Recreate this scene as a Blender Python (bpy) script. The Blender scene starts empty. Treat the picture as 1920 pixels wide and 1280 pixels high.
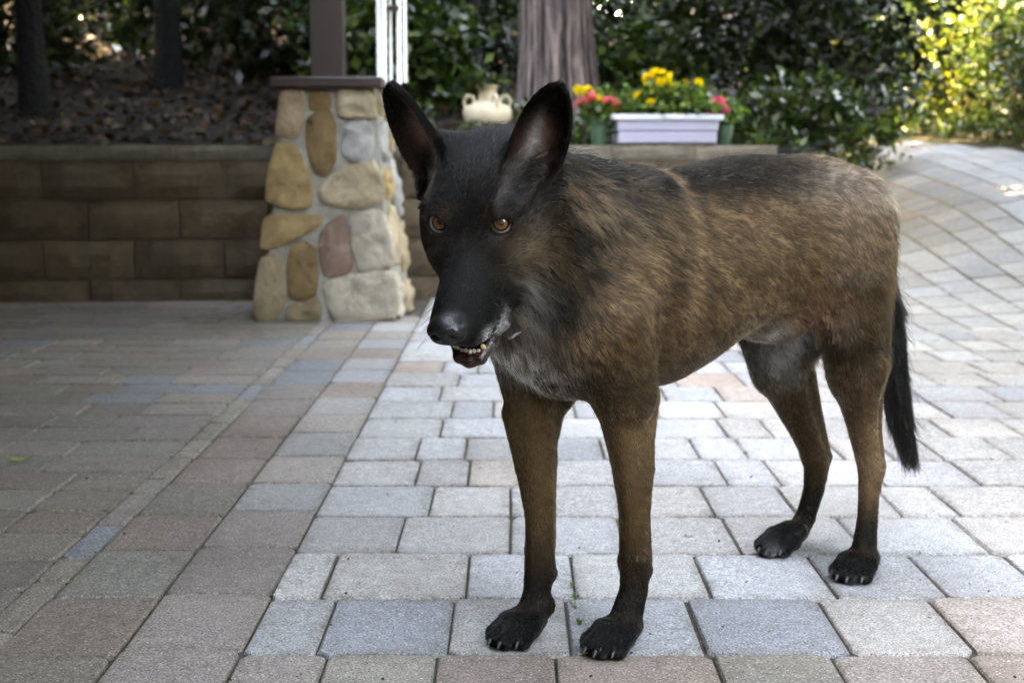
import bpy, bmesh, math, random
import numpy as np
from mathutils import Vector, Matrix, noise as mnoise

scene = bpy.context.scene
COL = scene.collection
RNG = np.random.default_rng(7)
random.seed(7)

# ------------------------------------------------------------------ camera
CAM_H = 0.66
PITCH = math.atan(365.0 / 2700.0)
cam_d = bpy.data.cameras.new('camera')
cam = bpy.data.objects.new('camera', cam_d)
COL.objects.link(cam)
cam_d.sensor_width = 36.0
cam_d.lens = 36.0 * 2700.0 / 1920.0
cam_d.clip_start = 0.05
cam_d.clip_end = 400.0
cam.location = (0, 0, CAM_H)
cam.rotation_euler = (math.pi / 2 - PITCH, 0, 0)
cam_d.dof.use_dof = True
cam_d.dof.focus_distance = 1.74
cam_d.dof.aperture_fstop = 7.5
scene.camera = cam

# ------------------------------------------------------------------ sky, sun, exposure
SUN_EL = math.radians(56)
SUN_TRAVEL = math.radians(70)        # compass heading the light travels to, from +Y towards +X
world = bpy.data.worlds.new('World')
scene.world = world
world.use_nodes = True
wn = world.node_tree
wn.nodes.clear()
w_out = wn.nodes.new('ShaderNodeOutputWorld')
w_bg = wn.nodes.new('ShaderNodeBackground')
w_sky = wn.nodes.new('ShaderNodeTexSky')
w_sky.sky_type = 'NISHITA'
w_sky.sun_disc = False
w_sky.sun_elevation = SUN_EL
w_sky.sun_rotation = SUN_TRAVEL + math.pi
w_sky.air_density = 1.0
w_sky.dust_density = 0.2
w_bg.inputs['Strength'].default_value = 0.15
wn.links.new(w_sky.outputs[0], w_bg.inputs[0])
wn.links.new(w_bg.outputs[0], w_out.inputs[0])

sun_d = bpy.data.lights.new('sun', 'SUN')
sun_d.energy = 2.6
sun_d.angle = math.radians(0.5)
sun_d.color = (1.0, 0.93, 0.82)
sun = bpy.data.objects.new('sun', sun_d)
COL.objects.link(sun)
sd = Vector((math.sin(SUN_TRAVEL) * math.cos(SUN_EL), math.cos(SUN_TRAVEL) * math.cos(SUN_EL), -math.sin(SUN_EL)))
sun.rotation_euler = sd.to_track_quat('-Z', 'Y').to_euler()
sun.location = (-8, -8, 12)

scene.view_settings.view_transform = 'Standard'
scene.view_settings.look = 'None'
scene.view_settings.gamma = 1.0
scene.view_settings.use_curve_mapping = False
scene.view_settings.exposure = 6.1
scene.view_settings.use_white_balance = True
scene.view_settings.white_balance_temperature = 12500
scene.view_settings.white_balance_tint = 15
scene.render.engine = 'CYCLES'
scene.cycles.max_bounces = 7
scene.cycles.diffuse_bounces = 3
scene.cycles.glossy_bounces = 3
scene.cycles.transmission_bounces = 4
scene.cycles.use_denoising = True
scene.cycles.sample_clamp_indirect = 6.0


# ------------------------------------------------------------------ helpers
def link(o, parent=None):
    COL.objects.link(o)
    if parent is not None:
        o.parent = parent
    return o


def tag(o, label=None, cat=None, group=None, kind=None):
    if label: o['label'] = label
    if cat: o['category'] = cat
    if group: o['group'] = group
    if kind: o['kind'] = kind
    return o


def empty(name, loc=(0, 0, 0), rz=0.0):
    o = bpy.data.objects.new(name, None)
    o.empty_display_size = 0.1
    o.location = loc
    o.rotation_euler = (0, 0, rz)
    COL.objects.link(o)
    return o


class MB:
    """collects vertices and faces for one mesh"""
    def __init__(self):
        self.v = []; self.f = []; self.m = []

    def add(self, vs, fs, mi=0):
        b = len(self.v)
        self.v.extend([tuple(p) for p in vs])
        self.f.extend([tuple(b + i for i in q) for q in fs])
        self.m.extend([mi] * len(fs))

    def box(self, c, s, mi=0, rot=None, bev=0.0):
        x, y, z = s[0] / 2, s[1] / 2, s[2] / 2
        if bev <= 0:
            vs = [(-x, -y, -z), (x, -y, -z), (x, y, -z), (-x, y, -z), (-x, -y, z), (x, -y, z), (x, y, z), (-x, y, z)]
            fs = [(0, 3, 2, 1), (4, 5, 6, 7), (0, 1, 5, 4), (1, 2, 6, 5), (2, 3, 7, 6), (3, 0, 4, 7)]
        else:
            b = bev; vs = []
            for sz, ins in ((-z, b), (-z + b, 0), (z - b, 0), (z, b)):
                xx, yy = x - ins, y - ins
                k = b if ins == 0 else b * 0.6
                vs += [(-xx + k, -yy, sz), (xx - k, -yy, sz), (xx, -yy + k, sz), (xx, yy - k, sz),
                       (xx - k, yy, sz), (-xx + k, yy, sz), (-xx, yy - k, sz), (-xx, -yy + k, sz)]
            fs = [tuple(reversed(range(8))), tuple(range(24, 32))]
            for r in range(3):
                for i in range(8):
                    j = (i + 1) % 8
                    fs.append((r * 8 + i, r * 8 + j, r * 8 + 8 + j, r * 8 + 8 + i))
        if rot is not None:
            vs = [rot @ Vector(p) for p in vs]
        self.add([(p[0] + c[0], p[1] + c[1], p[2] + c[2]) for p in vs], fs, mi)

    def tube(self, pts, rad, n=8, mi=0, cap=True):
        pts = [Vector(p) for p in pts]
        if not hasattr(rad, '__len__'): rad = [rad] * len(pts)
        vs = []; fs = []
        up = Vector((0.13, 0.21, 1)).normalized()
        for i, p in enumerate(pts):
            d = (pts[min(i + 1, len(pts) - 1)] - pts[max(i - 1, 0)]).normalized()
            a = d.cross(up)
            if a.length < 0.05: a = d.cross(Vector((1, 0, 0)))
            a.normalize(); b = d.cross(a)
            for k in range(n):
                t = 2 * math.pi * k / n
                vs.append(p + (a * math.cos(t) + b * math.sin(t)) * rad[i])
        for i in range(len(pts) - 1):
            for k in range(n):
                k2 = (k + 1) % n
                fs.append((i * n + k, i * n + k2, i * n + n + k2, i * n + n + k))
        if cap:
            fs.append(tuple(range(n))); fs.append(tuple(reversed(range((len(pts) - 1) * n, len(pts) * n))))
        self.add(vs, fs, mi)

    def lathe(self, prof, n=24, c=(0, 0, 0), mi=0):
        vs = []; fs = []
        for r, z in prof:
            for k in range(n):
                t = 2 * math.pi * k / n
                vs.append((c[0] + r * math.cos(t), c[1] + r * math.sin(t), c[2] + z))
        for i in range(len(prof) - 1):
            for k in range(n):
                k2 = (k + 1) % n
                fs.append((i * n + k, i * n + k2, i * n + n + k2, i * n + n + k))
        self.add(vs, fs, mi)

    def mesh(self, name, mats, smooth=False):
        me = bpy.data.meshes.new(name)
        me.from_pydata(self.v, [], self.f)
        if not isinstance(mats, (list, tuple)): mats = [mats]
        for m in mats: me.materials.append(m)
        if len(mats) > 1: me.polygons.foreach_set('material_index', self.m)
        if smooth: me.polygons.foreach_set('use_smooth', [True] * len(me.polygons))
        me.validate(); me.update()
        return me

    def build(self, name, mats, parent=None, smooth=False):
        return link(bpy.data.objects.new(name, self.mesh(name, mats, smooth)), parent)


def mesh_np(name, V, F, mat, smooth=False):
    """fast mesh from an (n,3) array and an (m,k) face array"""
    V = np.asarray(V, np.float32); F = np.asarray(F, np.int32)
    me = bpy.data.meshes.new(name)
    k = F.shape[1]
    me.vertices.add(len(V)); me.vertices.foreach_set('co', V.ravel())
    me.loops.add(F.size); me.loops.foreach_set('vertex_index', F.ravel())
    me.polygons.add(len(F))
    me.polygons.foreach_set('loop_start', np.arange(0, F.size, k, dtype=np.int32))
    if smooth: me.polygons.foreach_set('use_smooth', np.ones(len(F), bool))
    if mat is not None: me.materials.append(mat)
    me.update(calc_edges=True)
    return me


# ------------------------------------------------------------------ colour noise
def vnoise(p, scale, seed=0):
    q = p * scale; i = np.floor(q).astype(np.int64); f = q - i; f = f * f * (3 - 2 * f)
    def hsh(a, b, c):
        h = (a * 374761393 + b * 668265263 + c * 2147483647 + seed * 974711) & 0xFFFFFFFF
        h = ((h ^ (h >> 13)) * 1274126177) & 0xFFFFFFFF
        return ((h ^ (h >> 16)) & 0xFFFF) / 65535.0
    r = 0
    for a in (0, 1):
        for b in (0, 1):
            for c in (0, 1):
                w = (f[:, 0] if a else 1 - f[:, 0]) * (f[:, 1] if b else 1 - f[:, 1]) * (f[:, 2] if c else 1 - f[:, 2])
                r = r + w * hsh(i[:, 0] + a, i[:, 1] + b, i[:, 2] + c)
    return r


def fbm(p, scale, seed=0):
    return (vnoise(p, scale, seed) * 0.55 + vnoise(p, scale * 2.1, seed + 1) * 0.3 + vnoise(p, scale * 4.3, seed + 2) * 0.15)


def nrm(a): return a / np.maximum(np.linalg.norm(a, axis=-1, keepdims=True), 1e-9)


# ------------------------------------------------------------------ materials
class NT:
    def __init__(self, name):
        self.mat = bpy.data.materials.new(name)
        self.mat.use_nodes = True
        self.t = self.mat.node_tree
        self.t.nodes.clear()
        self.out = self.n('ShaderNodeOutputMaterial')

    def n(self, typ, **kw):
        nd = self.t.nodes.new(typ)
        for k, v in kw.items(): setattr(nd, k, v)
        return nd

    def l(self, a, b): self.t.links.new(a, b)

    def coords(self, kind='Object', scale=(1, 1, 1)):
        tc = self.n('ShaderNodeTexCoord'); mp = self.n('ShaderNodeMapping')
        mp.inputs['Scale'].default_value = scale
        self.l(tc.outputs[kind], mp.inputs[0]); return mp.outputs[0]

    def noise(self, co, scale, detail=4, rough=0.6, dist=0.0):
        nd = self.n('ShaderNodeTexNoise')
        nd.inputs['Scale'].default_value = scale; nd.inputs['Detail'].default_value = detail
        nd.inputs['Roughness'].default_value = rough; nd.inputs['Distortion'].default_value = dist
        self.l(co, nd.inputs['Vector']); return nd.outputs['Fac']

    def ramp(self, fac, stops):
        nd = self.n('ShaderNodeValToRGB'); cr = nd.color_ramp
        while len(cr.elements) < len(stops): cr.elements.new(0.5)
        for e, (p, c) in zip(cr.elements, stops):
            e.position = p; e.color = (c[0], c[1], c[2], 1) if hasattr(c, '__len__') else (c, c, c, 1)
        self.l(fac, nd.inputs[0]); return nd.outputs[0]

    def mix(self, fac, a, b, mode='MIX'):
        nd = self.n('ShaderNodeMix', data_type='RGBA', blend_type=mode)
        for s, x in ((nd.inputs[0], fac), (nd.inputs[6], a), (nd.inputs[7], b)):
            if hasattr(x, 'is_linked') or hasattr(x, 'links'): self.l(x, s)
            elif hasattr(x, '__len__'): s.default_value = (x[0], x[1], x[2], 1)
            else: s.default_value = x
        return nd.outputs[2]

    def math(self, op, a, b=0.0):
        nd = self.n('ShaderNodeMath', operation=op)
        for s, x in ((nd.inputs[0], a), (nd.inputs[1], b)):
            if hasattr(x, 'links'): self.l(x, s)
            else: s.default_value = x
        return nd.outputs[0]

    def bump(self, h, strength=0.4, dist=0.01):
        nd = self.n('ShaderNodeBump')
        nd.inputs['Strength'].default_value = strength; nd.inputs['Distance'].default_value = dist
        self.l(h, nd.inputs['Height']); return nd.outputs[0]

    def bsdf(self, col, rough=0.7, normal=None, spec=0.4, **kw):
        b = self.n('ShaderNodeBsdfPrincipled')
        if hasattr(col, 'links'): self.l(col, b.inputs['Base Color'])
        else: b.inputs['Base Color'].default_value = (col[0], col[1], col[2], 1)
        if hasattr(rough, 'links'): self.l(rough, b.inputs['Roughness'])
        else: b.inputs['Roughness'].default_value = rough
        b.inputs['Specular IOR Level'].default_value = spec
        if normal is not None: self.l(normal, b.inputs['Normal'])
        for k, v in kw.items():
            b.inputs[k].default_value = v
        return b.outputs[0]

    def done(self, shader):
        self.l(shader, self.out.inputs[0]); return self.mat


def simple_mat(name, col, rough=0.6, var=0.25, scale=20, bump=0.2, spec=0.4, bdist=0.004):
    m = NT(name); co = m.coords()
    f = m.noise(co, scale, 5)
    c = m.ramp(f, [(0.25, [x * (1 - var) for x in col]), (0.75, [min(1, x * (1 + var)) for x in col])])
    return m.done(m.bsdf(c, rough, m.bump(m.noise(co, scale * 4, 4), bump, bdist), spec))
# ================================================================== the paving
def drive_z(x, y):
    """height of the paved surface: level patio, the driveway climbing away on the right"""
    t = np.clip((y - 4.4) / 9.3, 0, 1); e = 0.72 * t * (2 - t)
    k = np.clip((y - 4.4) / 3.2, 0, 1); e = e * (k * k * (3 - 2 * k) * 0.75 + 0.25 * k)
    s = np.clip((x - 0.75 - 0.06 * (y - 4.4)) / 1.9, 0, 1); s = s * s * (3 - 2 * s)
    return e * s + 0.04 * np.clip(x - 2.0, 0, 3) * np.clip((y - 5) / 5, 0, 1)


def paver_material(name, per_object):
    m = NT(name); co = m.coords('Object' if not per_object else 'Object')
    geo = m.n('ShaderNodeNewGeometry')
    tc = geo.outputs['Position']
    if per_object:
        oi = m.n('ShaderNodeObjectInfo'); base = oi.outputs['Color']
    else:
        at = m.n('ShaderNodeAttribute', attribute_name='tint'); base = at.outputs['Color']
    ed = m.n('ShaderNodeAttribute', attribute_name='edge').outputs['Fac']
    # exposed sand and chippings
    base = m.mix(1.0, base, m.ramp(m.noise(tc, 1.4, 5, 0.65), [(0.30, (0.74, 0.72, 0.70)), (0.52, (1.0, 1.0, 1.0)), (0.74, (1.12, 1.10, 1.07))]), 'MULTIPLY')
    grime = m.ramp(m.noise(tc, 19, 5, 0.7), [(0.38, 0.0), (0.66, 1.0)])
    base = m.mix(m.math('MULTIPLY', m.math('MULTIPLY', ed, grime), 0.75), base, (0.16, 0.135, 0.10))
    big = m.noise(tc, 5, 4, 0.6)
    c = m.mix(m.math('MULTIPLY', big, 0.5), base, m.mix(1.0, base, (0.62, 0.56, 0.50), 'MULTIPLY'))
    mid = m.noise(tc, 45, 5, 0.7)
    c = m.mix(1.0, c, m.ramp(mid, [(0.25, 0.72), (0.75, 1.22)]), 'MULTIPLY')
    fine = m.n('ShaderNodeTexNoise'); fine.inputs['Scale'].default_value = 300; fine.inputs['Detail'].default_value = 1.5
    fine.inputs['Roughness'].default_value = 0.8; m.l(tc, fine.inputs['Vector'])
    c = m.mix(1.0, c, m.ramp(fine.outputs['Fac'], [(0.30, 0.30), (0.44, 0.86), (0.56, 1.04), (0.68, 1.7)]), 'MULTIPLY')
    v = m.n('ShaderNodeTexVoronoi'); v.inputs['Scale'].default_value = 170; m.l(tc, v.inputs['Vector'])
    chip = m.ramp(v.outputs['Distance'], [(0.22, 1.0), (0.32, 0.0)])
    sel = m.ramp(v.outputs['Color'], [(0.48, 0.0), (0.52, 1.0)])
    dark = m.ramp(m.noise(tc, 260, 1), [(0.45, (0.06, 0.05, 0.045)), (0.55, (0.62, 0.50, 0.40))])
    c = m.mix(m.math('MULTIPLY', m.math('MULTIPLY', chip, sel), 0.75), c, dark)
    h = m.math('ADD', m.math('MULTIPLY', fine.outputs['Fac'], 0.7), m.math('MULTIPLY', mid, 0.8))
    return m.done(m.bsdf(c, 0.80, m.bump(h, 0.55, 0.0035), 0.35))


PAVE_OBJ = paver_material('paver_concrete', True)
PAVE_STUFF = paver_material('paver_concrete_far', False)
_greys = [(0.40, 0.40, 0.405), (0.43, 0.425, 0.42), (0.45, 0.435, 0.415), (0.40, 0.385, 0.37), (0.43, 0.405, 0.38)]
_rose = [(0.40, 0.31, 0.265), (0.37, 0.285, 0.24), (0.42, 0.355, 0.315), (0.36, 0.30, 0.27)]
_brown = [(0.36, 0.32, 0.27), (0.33, 0.285, 0.235), (0.38, 0.345, 0.30), (0.40, 0.33, 0.275)]
_blue = [(0.32, 0.33, 0.35), (0.35, 0.355, 0.365)]


def paver_tint(rose, dark=1.0):  # dark scales the tint; in some fields it stands in for shade
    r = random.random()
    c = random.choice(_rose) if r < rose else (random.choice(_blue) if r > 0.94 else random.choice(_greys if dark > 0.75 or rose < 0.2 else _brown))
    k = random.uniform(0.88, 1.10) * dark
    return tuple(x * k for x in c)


def paver_geo(x0, x1, y0, y1, gap=0.0022, h=0.06, ang=0.0, zf=None, rough=1.0):
    """a tumbled paver: worn top edge, slightly uneven outline"""
    cx, cy = (x0 + x1) / 2, (y0 + y1) / 2
    w, d = (x1 - x0) / 2 - gap, (y1 - y0) / 2 - gap
    j = lambda a: random.uniform(-a, a) * rough
    out = []
    cr = min(0.010, w * 0.25, d * 0.25)
    for sx, sy in ((-1, -1), (1, -1), (1, 1), (-1, 1)):
        a = (sx * w, sy * (d - cr * random.uniform(0.6, 1.5))); b = (sx * (w - cr * random.uniform(0.6, 1.5)), sy * d)
        mid = (0.0 + j(w * 0.3), sy * (d + j(0.0016))) if sy == sx else (sx * (w + j(0.0016)), j(d * 0.3))
        out += ([a, b] if sx * sy < 0 else [b, a]) if False else ([b, a] if sx * sy > 0 else [a, b])
    # order the eight corners counter-clockwise
    out.sort(key=lambda p: math.atan2(p[1] / d, p[0] / w))
    n = len(out)
    tilt = (j(0.006), j(0.006)); dz = j(0.0016)
    V = []
    for ins, z in ((0.0, -h), (0.0, -0.0042), (0.0016, -0.0010), (0.0040, 0.0), (0.0240, 0.0002)):
        for (px, py) in out:
            kx = max(w - ins, 0.004) / w; ky = max(d - ins, 0.004) / d
            ex = px * kx + (j(0.0011) if z > -h else 0); ey = py * ky + (j(0.0011) if z > -h else 0)
            V.append((ex, ey, z + (dz + tilt[0] * ex + tilt[1] * ey if z > -h else 0) + (j(0.0008) if ins else 0)))
    F = [tuple(range(4 * n, 5 * n))]
    for r in range(4):
        for i in range(n):
            k = (i + 1) % n
            F.append((r * n + i, r * n + k, r * n + n + k, r * n + n + i))
    return (cx, cy), V, F


pavement = None
PAVERS = []      # (centre, verts, faces, tint, size in the picture)


def add_paver(x0, x1, y0, y1, rose, ang=0.0, pivot=None, gap=0.0022, dark=1.0):
    (cx, cy), V, F = paver_geo(x0, x1, y0, y1, gap)
    if pivot is not None and ang:
        px, py = pivot; ca, sa = math.cos(ang), math.sin(ang)
        gx, gy = px + (cx - px) * ca - (cy - py) * sa, py + (cx - px) * sa + (cy - py) * ca
        V = [(a * ca - b * sa, a * sa + b * ca, c) for a, b, c in V]; cx, cy = gx, gy
    size = (x1 - x0) * (y1 - y0) / max((cx * cx + cy * cy), 0.5) ** 1.5
    if abs(cx) > cy * 0.36 + 0.22: size *= 0.02
    PAVERS.append((cx, cy, V, F, paver_tint(rose, dark), size))


ROW = 0.2365
Y_START = 0.60
# border: two soldier columns on the left of the field
for cxi, (xa, xb) in enumerate(((-0.6815, -0.520), (-0.520, -0.3575))):
    y = Y_START + 0.031 + 0.05 * cxi
    while y < 5.62:
        dd = ROW * random.uniform(0.93, 1.07)
        if dd > 0: add_paver(xa, xb, y, y + dd, 0.72 if y < 3.2 else 0.5, dark=0.66 + 0.10 * cxi)
        y += dd
# narrow cut pieces along the border
y = Y_START
while y < 5.9:
    dd = random.choice((0.12, 0.2, 0.236)); add_paver(-0.735, -0.6815, y, y + dd, 0.3, dark=0.72); y += dd
# rows measured from the photograph near the dog: paver edges across (metres), nearest rows first
MEAS = {
    0: [-0.3575, -0.242, -0.098, 0.056, 0.264, 0.417, 0.597, 0.755, 0.95],
    1: [-0.3575, -0.259, -0.085, 0.078, 0.256, 0.449, 0.612, 0.80, 0.96],
    2: [-0.3575, -0.283, -0.069, 0.094, 0.296, 0.482, 0.647, 0.802, 0.96],
}
r = 0; y = 1.5845 - ROW * 4
while y < 6.3:
    yy = y + 0.0
    idx = int(round((y - 1.5845) / ROW))
    if idx in MEAS:
        xs = list(MEAS[idx])
    else:
        xs = [-0.3575]
    while xs[-1] < 1.0 + 0.42 * y:
        xs.append(xs[-1] + random.choice((0.105, 0.150, 0.165, 0.190, 0.205, 0.205)))
    for a, b in zip(xs[:-1], xs[1:]):
        if b < 1.0 + 0.36 * y + 0.3 and not (y > 5.05 and a > 0.85 - (y - 5.05)):
            add_paver(a, b, y, y + ROW, 0.55 if y < 1.72 else (0.25 if y < 1.95 else 0.05), dark=0.72 if y < 1.75 else (0.88 if y < 1.95 else 1.0))  # nearest rows browner, and darkened in place of dim foreground light
    y += ROW
# left field
y = Y_START - 0.07; row = 0
while y < 6.15:
    x = -0.735; n = 0
    while x > -0.62 - 0.40 * y - 0.3:
        w = random.choice((0.15, 0.20, 0.235)); add_paver(x - w, x, y, y + 0.1575, 0.55, dark=0.58); x -= w  # brown field, its tint also darkened to stand for shade
    y += 0.1575; row += 1
# driveway: long joints running uphill, turning gently to the right
for i in range(-4, 34):
    y = 4.95 + random.uniform(0, 0.2)
    while y < 14.2:
        dd = 0.238; x0 = 0.35 + i * 0.163
        off = 0.050 * max(0, y - 6.0) ** 1.35 * 0.25
        xx = x0 + off
        start = 5.05 - (xx - 0.85) if xx < 3 else 2.9
        if y > max(start + 0.25, 4.6 - 0.0) and xx < 0.40 * y + 0.9 and xx < 2.55 + 0.194 * (13.0 - y) and not (xx < 1.25 and y > 6.15):
            add_paver(xx, xx + 0.163, y, y + dd, 0.015, gap=0.003, dark=1.0 - 0.58 * min(1, max(0, (y - 4.9) / 2.6)))  # tint darkens up the drive, shade painted into the pavers
        y += dd

EDGE8 = np.repeat(np.array([1, 1, 1, 0.75, 0.0], np.float32), 8)
pavement = empty('pavement', (0, 0, 0)); tag(pavement, kind='structure')
PAVERS.sort(key=lambda p: -p[5])
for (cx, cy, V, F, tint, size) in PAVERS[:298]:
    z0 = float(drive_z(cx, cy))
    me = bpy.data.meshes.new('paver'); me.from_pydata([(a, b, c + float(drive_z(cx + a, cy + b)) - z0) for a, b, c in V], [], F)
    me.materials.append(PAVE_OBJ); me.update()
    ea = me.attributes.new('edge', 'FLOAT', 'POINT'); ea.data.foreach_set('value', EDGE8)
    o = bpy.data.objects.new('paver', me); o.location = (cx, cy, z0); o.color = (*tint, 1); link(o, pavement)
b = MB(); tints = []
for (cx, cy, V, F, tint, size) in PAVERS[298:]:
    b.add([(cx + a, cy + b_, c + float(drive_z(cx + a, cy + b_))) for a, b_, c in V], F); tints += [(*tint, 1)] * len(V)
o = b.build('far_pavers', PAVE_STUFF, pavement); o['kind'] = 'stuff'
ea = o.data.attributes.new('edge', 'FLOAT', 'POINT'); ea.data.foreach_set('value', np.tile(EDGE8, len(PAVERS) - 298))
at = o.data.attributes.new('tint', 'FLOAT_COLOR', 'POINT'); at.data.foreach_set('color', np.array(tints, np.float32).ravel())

# sand bed under the pavers, one sheet that follows the slope and goes on as earth
gm_ = NT('joint_sand'); co = gm_.n('ShaderNodeNewGeometry').outputs['Position']
c = gm_.ramp(gm_.noise(co, 60, 6, 0.7), [(0.3, (0.028, 0.022, 0.015)), (0.55, (0.07, 0.058, 0.042)), (0.75, (0.14, 0.12, 0.09))])
moss = gm_.ramp(gm_.noise(co, 2.6, 5, 0.6), [(0.52, 0.0), (0.70, 1.0)])
c = gm_.mix(gm_.math('MULTIPLY', moss, 0.65), c, (0.06, 0.075, 0.022))
sx_ = gm_.n('ShaderNodeSeparateXYZ'); gm_.l(co, sx_.inputs[0])
out_ = gm_.math('ADD', gm_.math('GREATER_THAN', sx_.outputs[0], 3.0), gm_.math('LESS_THAN', sx_.outputs[1], -1.5))
c = gm_.mix(gm_.math('MINIMUM', out_, 1.0), c, gm_.ramp(gm_.noise(co, 9, 5), [(0.35, (0.012, 0.010, 0.006)), (0.65, (0.035, 0.040, 0.014))]))
SAND = gm_.done(gm_.bsdf(c, 0.95, gm_.bump(gm_.noise(co, 320, 3), 0.6, 0.004)))
xs = np.concatenate([[-60, -25, -10], np.arange(-5, 6.01, 0.2), [8, 12, 25, 60]]); ys = np.concatenate([[-40, -12, -4], np.arange(0, 14.6, 0.25)])
X, Y = np.meshgrid(xs, ys); Zg = drive_z(X, Y) - 0.0065 - 0.001
Vg = np.stack([X.ravel(), Y.ravel(), Zg.ravel()], 1); nx = len(xs)
Fg = [(j * nx + i, j * nx + i + 1, (j + 1) * nx + i + 1, (j + 1) * nx + i) for j in range(len(ys) - 1) for i in range(nx - 1)]
g = link(bpy.data.objects.new('ground', mesh_np('ground', Vg, Fg, SAND))); tag(g, kind='structure')
# ================================================================== retaining wall of split-face blocks
WALL_A = Vector((-3.6, 5.93)); WALL_B = Vector((1.22, 6.50))
wdir = (WALL_B - WALL_A).normalized(); wnor = Vector((wdir.y, -wdir.x))        # wnor faces the camera
WALL_LEN = (WALL_B - WALL_A).length
WALL_ANG = math.atan2(wdir.y, wdir.x)


def wall_pt(s, out=0.0, z=0.0):
    p = WALL_A + wdir * s + wnor * out
    return Vector((p.x, p.y, z))


bmat = NT('split_face_concrete'); geo = bmat.n('ShaderNodeNewGeometry').outputs['Position']
oi = bmat.n('ShaderNodeObjectInfo').outputs['Color']
c = bmat.mix(1.0, oi, bmat.ramp(bmat.noise(geo, 14, 6, 0.7), [(0.25, 0.55), (0.55, 1.0), (0.8, 1.35)]), 'MULTIPLY')
c = bmat.mix(bmat.ramp(bmat.noise(geo, 3.1, 4), [(0.5, 0.0), (0.72, 0.5)]), c, (0.06, 0.065, 0.05))
BLOCK = bmat.done(bmat.bsdf(c, 0.9, bmat.bump(bmat.noise(geo, 55, 6, 0.75), 0.9, 0.02), 0.3))
retaining_wall = empty('retaining_wall', (WALL_A.x, WALL_A.y, 0), WALL_ANG)
tag(retaining_wall, 'long low retaining wall of brown grey concrete blocks behind the dog and the pillar', 'wall')


def block(x, z, w, h, d, cap=False):
    """a block with a rough face; x along the wall, its face at y = 0, body behind"""
    n = 4 if not cap else 3; rows = 3
    V = []; F = []
    g = 0.0025
    for j in range(rows + 1):
        for i in range(n + 1):
            e = (i in (0, n)) or (j in (0, rows))
            yo = (0.010 if e else -random.uniform(0.002, 0.016)) * (0.45 if cap else 1)
            V.append((g + (w - 2 * g) * i / n, yo, g + (h - 2 * g) * j / rows))
    for j in range(rows):
        for i in range(n):
            a = j * (n + 1) + i; F.append((a, a + 1, a + n + 2, a + n + 1))
    b = len(V)
    V += [(g, d, g), (w - g, d, g), (w - g, d, h - g), (g, d, h - g)]
    tl, tr = rows * (n + 1), rows * (n + 1) + n
    F += [tuple([tl + i for i in range(n + 1)] + [b + 2, b + 3]), tuple([n - i for i in range(n + 1)] + [b, b + 1]),
          tuple([j * (n + 1) for j in range(rows, -1, -1)][::-1] + [b + 3, b])[::-1], tuple([j * (n + 1) + n for j in range(rows + 1)] + [b + 2, b + 1])[::-1], (b, b + 3, b + 2, b + 1)]
    me = bpy.data.meshes.new('block'); me.from_pydata(V, [], F); me.materials.append(BLOCK); me.update()
    o = bpy.data.objects.new('cap_block' if cap else 'block', me); o.location = (x, 0.010 * z / 0.17 if not cap else 0.030, z)
    k = random.uniform(0.8, 1.15)
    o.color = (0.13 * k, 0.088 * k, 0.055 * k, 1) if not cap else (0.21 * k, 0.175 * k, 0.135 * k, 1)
    link(o, retaining_wall)


b = MB(); b.box((WALL_LEN / 2, 0.21, 0.28), (WALL_LEN - 0.02, 0.20, 0.70)); b.build('core', BLOCK, retaining_wall).color = (0.05, 0.04, 0.03, 1)
COURSES = [(-0.075, 0.170, 0.10), (0.095, 0.170, 0.29), (0.265, 0.170, 0.10), (0.435, 0.165, 0.29)]
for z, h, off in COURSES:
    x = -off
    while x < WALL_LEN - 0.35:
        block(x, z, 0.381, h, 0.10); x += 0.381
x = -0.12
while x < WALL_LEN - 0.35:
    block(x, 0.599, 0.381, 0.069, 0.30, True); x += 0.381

# ================================================================== stone pillar
PIL_Y = 5.46
STONES = [  # outline in the picture of each stone of the front face, colour
    ([(528, 171), (571, 173), (573, 195), (568, 225), (561, 258), (540, 258), (519, 252), (522, 215)], 'tan'),
    ([(582, 172), (617, 172), (622, 190), (617, 206), (600, 210), (580, 205)], 'ochre'),
    ([(634, 171), (680, 169), (703, 182), (705, 220), (675, 222), (634, 220)], 'sand'),
    ([(577, 224), (600, 211), (624, 213), (630, 250), (629, 300), (612, 328), (590, 322), (580, 290), (573, 250)], 'ochre'),
    ([(645, 240), (668, 224), (694, 232), (700, 262), (696, 303), (660, 300), (640, 285)], 'grey'),
    ([(518, 272), (556, 274), (568, 305), (582, 335), (586, 370), (580, 386), (555, 392), (502, 377), (500, 350), (508, 310)], 'gold'),
    ([(600, 362), (628, 325), (655, 312), (700, 304), (712, 330), (720, 372), (690, 388), (650, 390), (615, 382)], 'sand'),
    ([(500, 406), (560, 404), (602, 406), (598, 422), (560, 446), (510, 466), (492, 464), (495, 430)], 'gold'),
    ([(612, 425), (640, 405), (650, 420), (655, 460), (661, 500), (640, 515), (608, 514), (600, 480), (600, 445)], 'rose'),
    ([(659, 408), (700, 395), (716, 398), (728, 430), (740, 480), (735, 497), (675, 507), (668, 480), (662, 450)], 'pale'),
    ([(548, 460), (575, 455), (592, 470), (597, 510), (594, 548), (570, 562), (545, 555), (540, 510)], 'umber'),
    ([(490, 485), (528, 482), (534, 520), (536, 560), (526, 590), (505, 598), (480, 596), (478, 570), (484, 525)], 'buff'),
    ([(540, 572), (570, 566), (596, 556), (602, 580), (600, 596), (570, 601), (538, 600)], 'umber2'),
    ([(606, 534), (640, 520), (700, 512), (733, 508), (742, 530), (747, 590), (700, 600), (640, 606), (625, 585)], 'pale'),
]
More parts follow.
